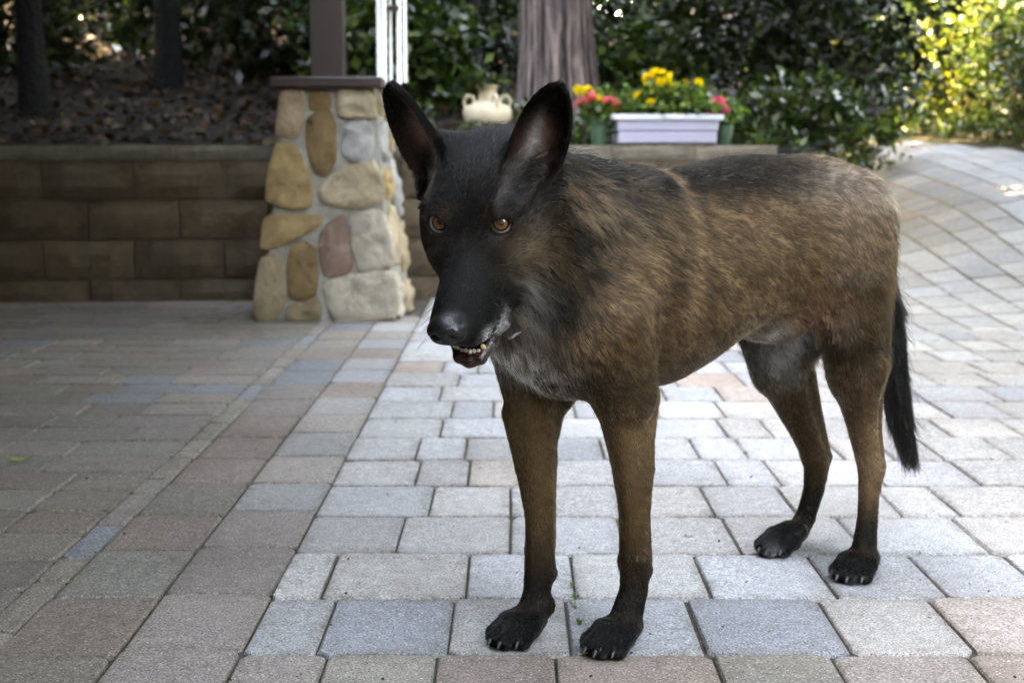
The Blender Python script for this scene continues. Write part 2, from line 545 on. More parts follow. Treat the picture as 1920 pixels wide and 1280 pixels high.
SCOL = {'tan': (0.68, 0.48, 0.32), 'ochre': (0.42, 0.26, 0.125), 'sand': (0.72, 0.56, 0.38), 'grey': (0.58, 0.56, 0.54), 'gold': (0.64, 0.43, 0.21),
        'rose': (0.48, 0.31, 0.25), 'pale': (0.76, 0.66, 0.53), 'umber': (0.40, 0.25, 0.125), 'buff': (0.64, 0.49, 0.32), 'umber2': (0.44, 0.32, 0.20)}
smt = NT('field_stone'); geo = smt.coords()
oi = smt.n('ShaderNodeObjectInfo').outputs['Color']
c = smt.mix(1.0, oi, smt.ramp(smt.noise(geo, 9, 6, 0.65, 0.6), [(0.25, (0.55, 0.50, 0.46)), (0.5, (0.95, 0.93, 0.9)), (0.78, (1.35, 1.34, 1.3))]), 'MULTIPLY')
c = smt.mix(smt.ramp(smt.noise(geo, 5.0, 5, 0.7, 1.0), [(0.55, 0.0), (0.75, 0.45)]), c, (0.34, 0.19, 0.09))
c = smt.mix(smt.ramp(smt.noise(geo, 70, 4, 0.8), [(0.58, 0.0), (0.75, 0.6)]), c, (0.10, 0.08, 0.06))
hh = smt.math('ADD', smt.noise(geo, 28, 6, 0.7, 0.4), smt.math('MULTIPLY', smt.noise(geo, 90, 5, 0.8), 0.7))
STONE = smt.done(smt.bsdf(c, 0.85, smt.bump(hh, 1.0, 0.03), 0.3))
MORTAR = simple_mat('mortar', (0.33, 0.30, 0.255), 0.95, 0.25, 30, 0.8, 0.3, 0.008)
BROWNP = simple_mat('brown_stained_timber', (0.034, 0.019, 0.015), 0.5, 0.25, 6, 0.2, 0.4, 0.003)

CT, ST = math.cos(PITCH), math.sin(PITCH)


def ray_at(px, py, Yw):
    """where the sight line of a pixel of the photograph meets the upright plane at distance Yw"""
    a, b = (px - 960) / 2700.0, (py - 640) / 2700.0
    dy = CT - b * ST; t = Yw / dy
    return Vector((a * t, Yw, CAM_H + (-ST - b * CT) * t))


# the pillar: front face square to the view, leaning back a little with its batter
PIL_B = [ray_at(482, 601, PIL_Y), ray_at(746, 601, PIL_Y)]
PIL_T = [ray_at(528, 165, PIL_Y + 0.07), ray_at(708, 165, PIL_Y + 0.07)]
pz = PIL_T[0].z
DEP_B, DEP_T = 0.50, 0.34
stone_pillar = empty('stone_pillar', ((PIL_B[0].x + PIL_B[1].x) / 2, PIL_Y + DEP_B / 2, 0))
tag(stone_pillar, 'tapered pillar of mixed tan field stones carrying a dark brown timber post', 'pillar')
pl = stone_pillar.location.copy()
b = MB()
ins = 0.013
P8 = [(PIL_B[0].x + ins, PIL_Y + ins, -0.02), (PIL_B[1].x - ins, PIL_Y + ins, -0.02), (PIL_B[1].x - ins + 0.03, PIL_Y + DEP_B, -0.02), (PIL_B[0].x + ins, PIL_Y + DEP_B, -0.02),
      (PIL_T[0].x + ins, PIL_Y + 0.07 + ins, pz), (PIL_T[1].x - ins, PIL_Y + 0.07 + ins, pz), (PIL_T[1].x - ins + 0.01, PIL_Y + 0.07 + DEP_T, pz), (PIL_T[0].x + ins, PIL_Y + 0.07 + DEP_T, pz)]
b.add([Vector(p) - pl for p in P8], [(0, 1, 5, 4), (1, 2, 6, 5), (2, 3, 7, 6), (3, 0, 4, 7), (4, 5, 6, 7), (3, 2, 1, 0)])
b.build('mortar', MORTAR, stone_pillar)


def stone(outline, nrm_, col, depth=0.045, bulge=0.012):
    """outline: points on the face (world), nrm_: outward; a split stone standing proud, rough face, broken edges"""
    pts = []
    m = len(outline); seed_ = Vector((random.uniform(0, 99), random.uniform(0, 99), random.uniform(0, 99)))
    for i in range(m):
        a, p, c_ = outline[i - 1], outline[i], outline[(i + 1) % m]
        pts.append(p * 0.88 + a * 0.06 + c_ * 0.06)
        for t in (0.33, 0.67): pts.append(p * (1 - t) + c_ * t)
    cen = sum(pts, Vector()) / len(pts)
    n = len(pts); V = []; F = []
    rings = ((1.06, -0.02), (1.09, depth * 0.25), (1.085, depth * 0.62), (1.04, depth * 0.93), (0.90, depth + 0.002), (0.66, depth + bulge * 0.4), (0.40, depth + bulge * 0.6))
    for sc, off in rings:
        for p in pts:
            q = cen + (p - cen) * sc
            if off > 0:
                k = mnoise.noise(q * 22 + seed_) * 0.6 + mnoise.noise(q * 55 + seed_) * 0.4
                q = q + (p - cen) * (0.05 * mnoise.noise(q * 30 + seed_ * 2)) + nrm_ * (0.013 * k)
                st = mnoise.noise(Vector((q.x * 6, 0, q.z * 30)) + seed_); q = q + nrm_ * (0.006 * (1 if st > 0.05 else -1))
            V.append(q + nrm_ * off - pl)
    V.append(cen + nrm_ * (depth + bulge) - pl)
    nr = len(rings)
    for r_ in range(nr - 1):
        for i in range(n):
            k = (i + 1) % n; F.append((r_ * n + i, r_ * n + k, r_ * n + n + k, r_ * n + n + i))
    for i in range(n): F.append(((nr - 1) * n + i, (nr - 1) * n + (i + 1) % n, nr * n))
    me = bpy.data.meshes.new('stone'); me.from_pydata(V, [], F); me.materials.append(STONE); me.update()
    bm = bmesh.new(); bm.from_mesh(me); bmesh.ops.recalc_face_normals(bm, faces=bm.faces); bm.to_mesh(me); bm.free()
    me.polygons.foreach_set('use_smooth', [True] * len(F))
    o = bpy.data.objects.new('stone', me); kc = random.uniform(0.92, 1.08); o.color = (*[x * kc for x in SCOL[col]], 1)
    link(o, stone_pillar)


for poly, col in STONES:
    ol = []
    for px, py in poly:
        t_ = (601 - py) / (601 - 165)
        ol.append(ray_at(px, py, PIL_Y + 0.07 * t_ + ins))
    stone(ol, Vector((0, -1, 0.08)), col, random.uniform(0.016, 0.026))


def side_pt(u_, v_, right=True):
    """u_ 0..1 from front to back, v_ 0..1 from the ground up, on the right or left face"""
    if right: a0, a1, c0, c1 = Vector(P8[1]), Vector(P8[5]), Vector(P8[2]), Vector(P8[6])
    else: a0, a1, c0, c1 = Vector(P8[0]), Vector(P8[4]), Vector(P8[3]), Vector(P8[7])
    return (a0 * (1 - v_) + a1 * v_) * (1 - u_) + (c0 * (1 - v_) + c1 * v_) * u_


SIDE = [(0.0, 0.46, 0.02, 0.22, 'pale'), (0.50, 0.98, 0.02, 0.16, 'sand'), (0.02, 0.55, 0.25, 0.50, 'sand'), (0.6, 0.98, 0.19, 0.42, 'buff'), (0.02, 0.45, 0.53, 0.66, 'gold'),
        (0.50, 0.97, 0.45, 0.70, 'grey'), (0.02, 0.5, 0.69, 0.86, 'grey'), (0.56, 0.96, 0.73, 0.90, 'tan'), (0.05, 0.5, 0.885, 0.985, 'sand'), (0.55, 0.97, 0.925, 0.985, 'ochre')]
for right in (True, False):
    for u0, u1, v0, v1, col in SIDE:
        if not right: col = random.choice(list(SCOL))
        nn = 8; cu, cv = (u0 + u1) / 2, (v0 + v1) / 2
        ol = []
        for i in range(nn):
            a = 2 * math.pi * (i + 0.5) / nn; rr = 1 / max(abs(math.cos(a)), abs(math.sin(a))) * random.uniform(0.90, 1.0)
            rr = min(rr, 1.22)
            ol.append(side_pt(cu + (u1 - u0) / 2 * math.cos(a) * rr, cv + (v1 - v0) / 2 * math.sin(a) * rr, right))
        stone(ol, Vector((1 if right else -1, 0, 0.1)), col, random.uniform(0.014, 0.022))
b = MB(); cpc = Vector(((PIL_T[0].x + PIL_T[1].x) / 2 - 0.01, PIL_Y + 0.24, pz + 0.020)) - pl
b.box(cpc, (0.425, 0.44, 0.040), 0, None, 0.006); b.build('cap', BROWNP, stone_pillar)
pxl = ray_at(581, 100, PIL_Y + 0.17).x; pxr = ray_at(642, 100, PIL_Y + 0.17).x
POST_X, POST_W = (pxl + pxr) / 2, pxr - pxl
b = MB(); b.box(Vector((POST_X, PIL_Y + 0.17 + POST_W / 2, pz + 0.04 + 0.55)) - pl, (POST_W, POST_W, 1.10), 0, None, 0.004); b.build('post', BROWNP, stone_pillar)

# ================================================================== unseen walls and roof, added to shade the left and the foreground
SHADE_TIMBER = simple_mat('shade_wall_timber', (0.05, 0.034, 0.024), 0.8, 0.2, 4, 0.3, 0.3, 0.005)
SHADE_BOARDS = simple_mat('shade_roof_boards', (0.022, 0.015, 0.011), 0.7, 0.2, 5, 0.2, 0.3, 0.003)
RZ = pz + 0.04 + 1.10
porch = empty('shade_porch_roof', (POST_X, PIL_Y, RZ)); tag(porch, 'added unseen porch roof over the pillar post, shading the left and foreground', 'porch roof')
po = porch.location
b = MB(); b.box(Vector((POST_X - 1.9, PIL_Y + 0.22, RZ + 0.10)) - po, (4.2, 0.14, 0.20)); b.build('front_beam', BROWNP, porch)
b = MB(); b.box(Vector((POST_X, 2.2, RZ + 0.10)) - po, (0.14, 6.3, 0.195)); b.build('side_beam', BROWNP, porch)
b = MB(); b.box(Vector((POST_X - 1.72, 1.5, RZ + 0.25)) - po, (4.2, 5.0, 0.10)); b.build('shade_deck', SHADE_BOARDS, porch)
b = MB(); b.box(Vector((POST_X - 1.98, 4.95, RZ + 0.25)) - po, (3.7, 1.9, 0.10)); b.build('front_shade_deck', SHADE_BOARDS, porch)
b = MB(); b.box(Vector((0.32, -0.12, RZ + 0.249)) - po, (1.4, 1.76, 0.098)); b.build('rear_shade_deck', SHADE_BOARDS, porch)  # deck added above the camera to darken the nearest paving
shade_house = empty('shade_house', (-2.8, -1.0, 0)); tag(shade_house, 'added unseen tall block shading the paved yard from the left', 'shade_house')
b = MB(); b.box((-2.2, 2.0, 4.5), (4.4, 13.0, 9.0)); b.build('side_shade_wall', SHADE_TIMBER, shade_house)  # added, tall enough to keep the sun off the yard
b = MB(); b.box((1.9, -1.7, 1.3), (3.8, 1.4, 2.6)); b.build('rear_shade_wall', SHADE_TIMBER, shade_house)  # low wall added to keep light off the left paving
# ================================================================== planted bank behind the wall
def bank_z(x, y):
    """soil surface behind the wall and beside the driveway"""
    p = np.stack([np.asarray(x, float), np.asarray(y, float)], -1)
    s = (p[..., 0] - WALL_A.x) * wdir.x + (p[..., 1] - WALL_A.y) * wdir.y
    d = -((p[..., 0] - WALL_A.x) * wnor.x + (p[..., 1] - WALL_A.y) * wnor.y)      # distance behind the face
    left = 1 - np.clip((p[..., 0] + 0.6) / 1.2, 0, 1)
    z = 0.645 + np.clip(d - 0.3, 0, 30) * (0.10 + 0.10 * left) + 0.010 * np.clip(d - 2.0, 0, 40) ** 1.6
    return z + 0.03 * np.sin(p[..., 0] * 2.1 + p[..., 1]) * np.clip(d - 0.6, 0, 1)


SOILM = NT('leaf_mould'); co = SOILM.n('ShaderNodeNewGeometry').outputs['Position']
c = SOILM.ramp(SOILM.noise(co, 24, 6, 0.75), [(0.3, (0.004, 0.0015, 0.0006)), (0.5, (0.009, 0.004, 0.0014)), (0.66, (0.018, 0.008, 0.0028)), (0.8, (0.036, 0.017, 0.006))])
SOIL = SOILM.done(SOILM.bsdf(c, 0.9, SOILM.bump(SOILM.noise(co, 40, 5, 0.8), 1.0, 0.05)))
# left and middle bank, from the wall back
xs = np.linspace(-30, 1.45, 90); ds = np.concatenate([[0.16], np.linspace(0.3, 4, 22), np.linspace(4.6, 40, 20)])
Vb = []
for d in ds:
    for x in xs:
        s = (x - WALL_A.x) / wdir.x
        p = WALL_A + wdir * s - wnor * d
        k = min(1.0, max(0, (d - 0.3) / 3.0))
        xx = p.x + k * max(0, (x + 0.2)) * 0.95
        Vb.append((xx, p.y, float(bank_z(xx, p.y)) if d > 0.2 else 0.40))
nx = len(xs)
Fb = [(j * nx + i, j * nx + i + 1, (j + 1) * nx + i + 1, (j + 1) * nx + i) for j in range(len(ds) - 1) for i in range(nx - 1)]
bank = link(bpy.data.objects.new('bank', mesh_np('bank', Vb, Fb, SOIL, True))); tag(bank, kind='structure')


def right_z(x, y):
    return drive_z(np.minimum(x, 2.70 + 0.194 * (13.0 - y)), y) + np.clip(x - (2.70 + 0.194 * (13.0 - y)), 0, 9) * 0.22 + np.clip(y - 13.2, 0, 30) * 0.20


xs2 = np.linspace(2.2, 30, 60); ys2 = np.linspace(6.0, 45, 60)
X, Y = np.meshgrid(xs2, ys2)
ed = 2.70 + 0.194 * (13.0 - Y)                      # far edge of the driveway
Z2 = right_z(X, Y) + 0.02
Z2 = np.where((X < ed + 0.15) & (Y < 13.4), Z2 - 0.25, Z2)
nx = len(xs2)
F2 = [(j * nx + i, j * nx + i + 1, (j + 1) * nx + i + 1, (j + 1) * nx + i) for j in range(len(ys2) - 1) for i in range(nx - 1)]
slope = link(bpy.data.objects.new('hillside', mesh_np('hillside', np.stack([X.ravel(), Y.ravel(), Z2.ravel()], 1), F2, SOIL, True))); tag(slope, kind='structure')


# slope carried on unseen right of the yard, added to shut out low sky
X, Y = np.meshgrid(np.linspace(3.0, 14, 24), np.linspace(-14, 6.2, 30))
Z3 = -0.05 + 0.55 * np.clip(X - 4.2, 0, 10) ** 1.05 + 0.15 * np.sin(X * 1.3 + Y)  * np.clip(X - 4.2, 0, 1)
F3 = [(j * 24 + i, j * 24 + i + 1, (j + 1) * 24 + i + 1, (j + 1) * 24 + i) for j in range(29) for i in range(23)]
s3 = link(bpy.data.objects.new('side_slope', mesh_np('side_slope', np.stack([X.ravel(), Y.ravel(), Z3.ravel()], 1), F3, SOIL, True))); tag(s3, kind='structure')


# ------------------------------------------------------------------ foliage
def leaf_mat(name, cols, rough=0.35, trans=0.3):
    m = NT(name)
    at = m.n('ShaderNodeAttribute', attribute_name='leaf')
    c = m.ramp(at.outputs['Fac'], [(i / (len(cols) - 1), c_) for i, c_ in enumerate(cols)])
    p = m.bsdf(c, rough, None, 0.5)
    tr = m.n('ShaderNodeBsdfTranslucent'); m.l(m.mix(1.0, c, (1.3, 1.45, 0.6), 'MULTIPLY'), tr.inputs[0])
    mx = m.n('ShaderNodeMixShader'); mx.inputs[0].default_value = trans
    m.l(p, mx.inputs[1]); m.l(tr.outputs[0], mx.inputs[2])
    return m.done(mx.outputs[0])


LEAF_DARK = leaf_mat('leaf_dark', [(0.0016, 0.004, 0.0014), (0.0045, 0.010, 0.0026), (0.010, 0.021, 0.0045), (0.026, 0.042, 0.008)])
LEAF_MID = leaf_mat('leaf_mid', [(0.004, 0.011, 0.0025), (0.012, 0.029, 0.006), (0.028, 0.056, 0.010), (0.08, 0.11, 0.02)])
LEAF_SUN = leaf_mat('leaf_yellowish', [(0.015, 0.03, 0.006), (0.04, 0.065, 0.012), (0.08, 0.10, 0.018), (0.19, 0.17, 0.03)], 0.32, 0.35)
BARK_D = simple_mat('dark_bark', (0.004, 0.003, 0.0025), 0.9, 0.5, 9, 1.0, 0.2, 0.03)
LITTER = leaf_mat('dry_leaves', [(0.005, 0.002, 0.0007), (0.014, 0.0055, 0.0015), (0.034, 0.013, 0.0025), (0.09, 0.045, 0.011)], 0.7, 0.15)


def leaves_mesh(name, centres, size, mat, rng, flat=0.3, aspect=0.5, droop=0.25):
    """two-triangle folded leaves at the given centres"""
    n = len(centres)
    d = nrm(rng.normal(0, 1, (n, 3)) * np.array([1, 1, flat + 0.4]) - np.array([0, 0, droop]))
    a = nrm(np.cross(d, nrm(rng.normal(0, 1, (n, 3)) + np.array([0, 0, 1.2]))))
    nn_ = np.cross(a, d)
    L = size * (0.6 + 0.8 * rng.random(n))[:, None]; Wd = L * aspect
    V = np.empty((n, 4, 3))
    V[:, 0] = centres; V[:, 1] = centres + d * L * 0.45 + a * Wd * 0.5 + nn_ * L * 0.07; V[:, 2] = centres + d * L; V[:, 3] = centres + d * L * 0.45 - a * Wd * 0.5 + nn_ * L * 0.07
    F = np.arange(n * 4).reshape(n, 4)
    me = mesh_np(name, V.reshape(-1, 3), F, mat)
    at = me.attributes.new('leaf', 'FLOAT', 'FACE'); at.data.foreach_set('value', rng.random(n).astype(np.float32) ** 1.2)
    return me


def clump_cloud(rng, c, r, nclump, per, spread, shell=0.55):
    """leaf positions gathered in sprays through an ellipsoid, with gaps between them"""
    u_ = nrm(rng.normal(0, 1, (nclump, 3))); rad = (shell + (1 - shell) * rng.random(nclump)) ** 0.7
    cc = np.asarray(c) + u_ * np.asarray(r) * rad[:, None]
    ax = nrm(u_ * np.asarray(r) + rng.normal(0, 0.25, (nclump, 3)) * np.mean(r))
    t = rng.random((nclump, per)) - 0.4
    p = cc[:, None, :] + ax[:, None, :] * t[..., None] * spread * 2.0 + rng.normal(0, spread * 0.38, (nclump, per, 3))
    return p.reshape(-1, 3)


def limb_path(rng, a, b, wob, n=6):
    a, b = np.asarray(a, float), np.asarray(b, float)
    return [a + (b - a) * t + (rng.normal(0, wob, 3) if 0 < t < 1 else 0) for t in np.linspace(0, 1, n)]


def tree(name, label, x, y, h, tr, crown_c, crown_r, ncl, per, leaf, mat, seed, spread=0.22, group=None, lean=(0, 0), limbs=5, bark=None, aspect=0.5, z0=None, fork=None):
    rng = np.random.default_rng(seed)
    z = z0 if z0 is not None else (float(bank_z(x, y)) if x < 2.4 else float(right_z(x, y))) - 0.05
    t = empty(name, (x, y, z)); tag(t, label, 'tree', group)
    b = MB()
    top = np.array([lean[0], lean[1], h * 0.8])
    path = limb_path(rng, (0, 0, -0.1), top, tr * 0.35, 7)
    b.tube(path, [tr * (1.35 if i == 0 else 1) * (1 - 0.75 * i / 6) for i in range(7)], 10)
    b.build('trunk', bark or BARK_D, t, True)
    for i in range(limbs):
        s = 0.30 + 0.6 * (i + rng.random()) / limbs if fork is None else fork
        p0 = top * s
        tgt = np.asarray(crown_c) + nrm(rng.normal(0, 1, 3)) * np.asarray(crown_r) * 0.75
        if fork is not None: tgt[0] = (i - (limbs - 1) / 2) * 1.0 + 0.2 * rng.normal(); tgt[2] = h * 0.75
        lb = MB(); lb.tube(limb_path(rng, p0, tgt, 0.06 * h * 0.3, 5), [tr * 0.5, tr * 0.4, tr * 0.28, tr * 0.18, tr * 0.06], 6)
        lb.build('limb', bark or BARK_D, t, True)
    P = clump_cloud(rng, crown_c, crown_r, ncl, per, spread)
    link(bpy.data.objects.new('crown', leaves_mesh('crown', P, leaf, mat, rng, aspect=aspect)), t)
    return t


def shrub(name, label, x, y, r, ncl, per, leaf, mat, seed, cat='shrub', group=None, spread=0.10, z0=None, aspect=0.5, stems=5):
    rng = np.random.default_rng(seed)
    z = z0 if z0 is not None else (float(bank_z(x, y)) if x < 2.2 else float(right_z(x, y)))
    t = empty(name, (x, y, z)); tag(t, label, cat, group)
    b = MB()
    for i in range(stems):
        a = rng.random() * 6.28
        b.tube(limb_path(rng, (0.05 * math.cos(a), 0.05 * math.sin(a), -0.05), (r[0] * 0.6 * math.cos(a), r[1] * 0.6 * math.sin(a), r[2] * 1.3), 0.04, 4), [0.018, 0.014, 0.010, 0.005], 5)
    b.build('stems', BARK_D, t, True)
    P = clump_cloud(rng, (0, 0, r[2] * 0.95), r, ncl, per, spread, 0.45)
    P = P[P[:, 2] > 0.01]
    link(bpy.data.objects.new('foliage', leaves_mesh('foliage', P, leaf, mat, rng, aspect=aspect)), t)
    return t


def bark_trunk():
    """the big ridged trunk behind the wall"""
    x, y = 0.255, 7.9
    z = float(bank_z(x, y)) - 0.1
    t = empty('ridged_tree', (x, y, z)); tag(t, 'thick tree with furrowed pinkish grey bark rising behind the wall near the clay jar', 'tree')
    m = NT('furrowed_bark'); co = m.coords('Object', (1, 1, 0.16))
    ra = m.n('ShaderNodeAttribute', attribute_name='ridge')
    r1 = m.math('ADD', m.math('MULTIPLY', m.noise(co, 22, 5, 0.65, 0.8), 0.75), m.math('MULTIPLY', ra.outputs['Fac'], 0.26))
    c = m.ramp(r1, [(0.36, (0.018, 0.014, 0.015)), (0.50, (0.10, 0.075, 0.072)), (0.62, (0.27, 0.20, 0.185)), (0.78, (0.44, 0.32, 0.28))])
    c = m.mix(m.ramp(m.noise(m.coords('Object'), 5, 4), [(0.45, 0.0), (0.7, 0.55)]), c, (0.10, 0.085, 0.09))
    mat = m.done(m.bsdf(c, 0.9, m.bump(m.math('ADD', r1, m.math('MULTIPLY', m.noise(m.coords('Object', (1, 1, 0.4)), 45, 5, 0.7), 0.5)), 1.0, 0.05), 0.2))
    n = 150; rows = 90; V = []; F = []; RG = []
    for j in range(rows):
        zz = 5.5 * (j / (rows - 1)) ** 1.3
        for i in range(n):
            a = 2 * math.pi * i / n
            rr = 0.178 * (1 + 0.32 * math.exp(-zz / 0.22) + 0.10 * math.exp(-zz / 0.9)) * (1 - 0.03 * zz)
            k = mnoise.noise(Vector((math.cos(a) * 3.4, math.sin(a) * 3.4, zz * 0.65))) + 0.5 * mnoise.noise(Vector((math.cos(a) * 8, math.sin(a) * 8, zz * 1.6 + 5)))
            k3 = mnoise.noise(Vector((math.cos(a) * 5.5, math.sin(a) * 5.5, zz * 0.9 + 20)))
            rg = 1 - abs(k3) * 2.2 + 0.35 * k; RG.append(rg)
            rr *= 1 + 0.05 * k + 0.05 * rg
            V.append((rr * math.cos(a) - 0.055 * zz * 0.55, rr * math.sin(a), zz))
    for j in range(rows - 1):
        for i in range(n):
            k = (i + 1) % n; F.append((j * n + i, j * n + k, j * n + n + k, j * n + n + i))
    tk = link(bpy.data.objects.new('trunk', mesh_np('trunk', V, F, mat, True)), t)
    at = tk.data.attributes.new('ridge', 'FLOAT', 'POINT'); at.data.foreach_set('value', np.array(RG, np.float32))
    rng = np.random.default_rng(5)
    for i in range(6):
        a = 2 * math.pi * i / 6 + 0.3
        lb = MB(); lb.tube(limb_path(rng, (-0.15, 0, 3.4 + 0.3 * i), (2.4 * math.cos(a), 2.4 * math.sin(a), 4.8 + 0.3 * i), 0.12, 5), [0.08, 0.07, 0.05, 0.03, 0.012], 6)
        lb.build('limb', mat, t, True)
    P = clump_cloud(rng, (-0.6, 0.2, 4.9), (2.3, 1.3, 1.2), 260, 34, 0.30)
    link(bpy.data.objects.new('crown', leaves_mesh('crown', P, 0.15, LEAF_DARK, rng)), t)


bark_trunk()
# ------------------------------------------------------------------ woods behind the wall
WOODS = 'dark trees in the woods behind the wall'
WLAB = 'tall dark tree with a slender trunk in the shaded woods behind the wall'
for i, (x, y, h, tr, cr) in enumerate([(-4.6, 8.6, 5.0, 0.10, 1.5), (-3.2, 9.6, 5.5, 0.09, 1.5), (-1.95, 8.3, 5.0, 0.07, 1.3), (-1.55, 10.4, 6.0, 0.11, 1.7), (-0.55, 9.3, 5.2, 0.055, 1.3), (-2.9, 12.4, 6.5, 0.13, 2.1)]):
    tree('woodland_tree', WLAB, x, y, h, tr, (0, 0, h * 0.66), (cr, cr, h * 0.30), 190, 40, 0.10, LEAF_DARK, 40 + i, 0.24, WOODS, limbs=4)
tree('forked_tree', 'dark tree whose trunk forks low into a wide V, left of the thick furrowed trunk', -0.24, 8.9, 4.6, 0.05, (0, 0, 3.4), (1.2, 1.2, 1.1), 130, 36, 0.10, LEAF_DARK, 71, 0.24, limbs=2, fork=0.12)
OL = 'added shade tree leaning over the left part of the wall'  # crowns added over the wall to darken it and the bank
for i, (x, y) in enumerate([(-3.5, 6.9), (-2.35, 7.2), (-4.4, 7.6)]):
    tree('shade_overhang_tree', OL, x, y, 4.4, 0.07, (0.1, -0.45, 3.1), (1.5, 1.25, 0.9), 260, 40, 0.10, LEAF_DARK, 140 + i, 0.22, 'dark trees leaning over the left wall', lean=(0.1, -0.3), limbs=5)
YL = 'added unseen tree shading the outer edge of the paved yard'  # added out of view to block the sky around the yard
for i, (x, y, h, cx, cz, rx, ry, rz) in enumerate([(3.4, 1.9, 6.5, -1.35, 4.6, 1.75, 1.6, 2.3), (3.5, 4.1, 6.5, -1.35, 4.6, 1.8, 1.5, 2.3), (4.1, 6.6, 6.0, -1.3, 4.1, 1.9, 1.6, 1.8), (5.6, 0.2, 7.0, 0, 4.0, 1.8, 1.8, 2.8),
                                                  (5.8, -3.5, 5.0, 0, 2.8, 1.8, 2.0, 2.0), (0.5, -8.5, 4.5, 0, 2.4, 2.0, 1.9, 1.8), (-2.0, -7.5, 4.5, 0, 2.4, 2.0, 1.9, 1.8), (3.5, -9.5, 4.5, 0, 2.4, 2.0, 1.9, 1.8)]):
    tree('shade_tree', YL, x, y, h, 0.11, (cx, 0, cz), (rx, ry, rz), 480, 30, 0.26, LEAF_DARK, 200 + i, 0.3, 'added shade trees round the edge of the yard', z0=-0.1, limbs=4)
# an unseen leaf screen on the right, added to cut low side light
rng = np.random.default_rng(311)
hd = empty('shade_hedge', (3.75, 0.6, -0.05)); tag(hd, 'added unseen leaf screen keeping low light off the yard from the right', 'shade_hedge')
hP = np.stack([rng.uniform(-0.45, 0.45, 15000), rng.uniform(-5.0, 4.6, 15000), rng.uniform(0.05, 2.5, 15000)], 1)
link(bpy.data.objects.new('foliage', leaves_mesh('foliage', hP, 0.16, LEAF_DARK, rng)), hd)
b = MB()
for yy_ in np.arange(-4.6, 4.5, 0.9): b.tube([(0, yy_, -0.05), (0.05, yy_ + 0.05, 1.2), (0, yy_, 2.2)], [0.04, 0.03, 0.01], 6)
b.build('stems', BARK_D, hd)
US = 'low dark green bushes under the woods'
UL = 'low dark green bush in the shade under the woods behind the wall'
for i, (x, y, r) in enumerate([(-3.9, 7.6, 0.55), (-2.9, 8.2, 0.5), (-2.2, 9.0, 0.6), (-1.35, 8.6, 0.45), (-0.75, 8.2, 0.42), (-0.5, 7.75, 0.30), (-1.0, 9.6, 0.6), (0.0, 9.7, 0.55), (0.75, 9.0, 0.5), (0.62, 8.15, 0.32), (-3.4, 10.6, 0.8), (-0.3, 11.2, 0.8), (1.5, 11.6, 0.8)]):
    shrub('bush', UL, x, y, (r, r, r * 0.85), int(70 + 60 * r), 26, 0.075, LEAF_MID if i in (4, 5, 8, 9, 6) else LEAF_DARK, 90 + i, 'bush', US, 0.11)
# a big evergreen to the right of the flowers, hanging over the wall end
tree('evergreen_tree', 'broad dark evergreen with drooping sprays over the end of the wall, right of the planter', 1.62, 8.5, 3.0, 0.05, (0.05, 0.0, 1.45), (0.95, 0.9, 1.05), 300, 46, 0.085, LEAF_DARK, 120, 0.20, limbs=7, z0=0.55, aspect=0.36)
shrub('bush', 'dark leafy bush spilling over the right end of the wall below the evergreen', 1.38, 7.25, (0.34, 0.30, 0.26), 90, 28, 0.06, LEAF_MID, 121, 'bush', None, 0.08, z0=0.50)
shrub('bush', 'dense bush between the evergreen and the top of the driveway', 2.15, 9.6, (0.55, 0.5, 0.62), 130, 30, 0.065, LEAF_MID, 122, 'bush', None, 0.10, z0=0.50)
# shrubs along the far edge of the driveway
HS = 'shrubs along the far edge of the driveway'
HL = 'leafy shrub with small sunlit leaves on the bank along the far edge of the driveway'
k = 0
for yy, back, r in [(9.0, 0.6, 0.55), (9.8, 0.55, 0.50), (10.5, 0.6, 0.55), (11.3, 0.55, 0.5), (12.1, 0.6, 0.55), (12.9, 0.6, 0.55), (13.8, 0.6, 0.6), (14.6, 0.2, 0.6),
                    (9.6, 1.5, 0.8), (10.8, 1.6, 0.85), (12.0, 1.6, 0.9), (13.3, 1.5, 0.9), (14.6, 1.2, 1.0)]:
    x = 2.70 + 0.194 * (13.0 - yy) + back
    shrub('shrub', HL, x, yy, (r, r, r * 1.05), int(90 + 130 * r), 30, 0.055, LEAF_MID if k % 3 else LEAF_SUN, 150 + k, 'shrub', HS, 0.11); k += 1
tree('yellowing_tree', 'tree with yellow green sunlit leaves at the top right above the shrubs', 5.3, 12.2, 4.2, 0.08, (0, 0, 2.7), (1.5, 1.3, 1.4), 330, 40, 0.075, LEAF_SUN, 180, 0.22, limbs=5)
tree('hillside_tree', 'dark leafy tree on the slope behind the driveway shrubs', 3.9, 14.2, 5.0, 0.10, (0, 0, 3.3), (1.7, 1.5, 1.7), 330, 40, 0.085, LEAF_DARK, 181, 0.24)
# far woods that close the view
rng = np.random.default_rng(77)
P = []
for i in range(70):
    x = -17 + 34 * (i + rng.random()) / 70; y = 17 + 5 * rng.random(); zc_ = 2.5 + 10 * rng.random()
    P.append(clump_cloud(rng, (x, y, zc_), (1.9, 1.5, 1.9), 60, 20, 0.35, 0.3))
P = np.concatenate(P)
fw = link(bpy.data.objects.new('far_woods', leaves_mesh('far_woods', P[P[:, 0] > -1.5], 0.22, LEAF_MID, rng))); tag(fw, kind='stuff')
fw = link(bpy.data.objects.new('far_dark_woods', leaves_mesh('far_dark_woods', P[P[:, 0] <= -1.5], 0.30, LEAF_DARK, rng))); tag(fw, kind='stuff')  # left part in darker leaves, shade put into their colour
rng = np.random.default_rng(78)
P = [clump_cloud(rng, (-9 + 8.5 * (i + rng.random()) / 40, 11.6 + 1.8 * rng.random(), 2.0 + 4.5 * rng.random()), (1.2, 0.9, 1.3), 90, 20, 0.3, 0.3) for i in range(40)]
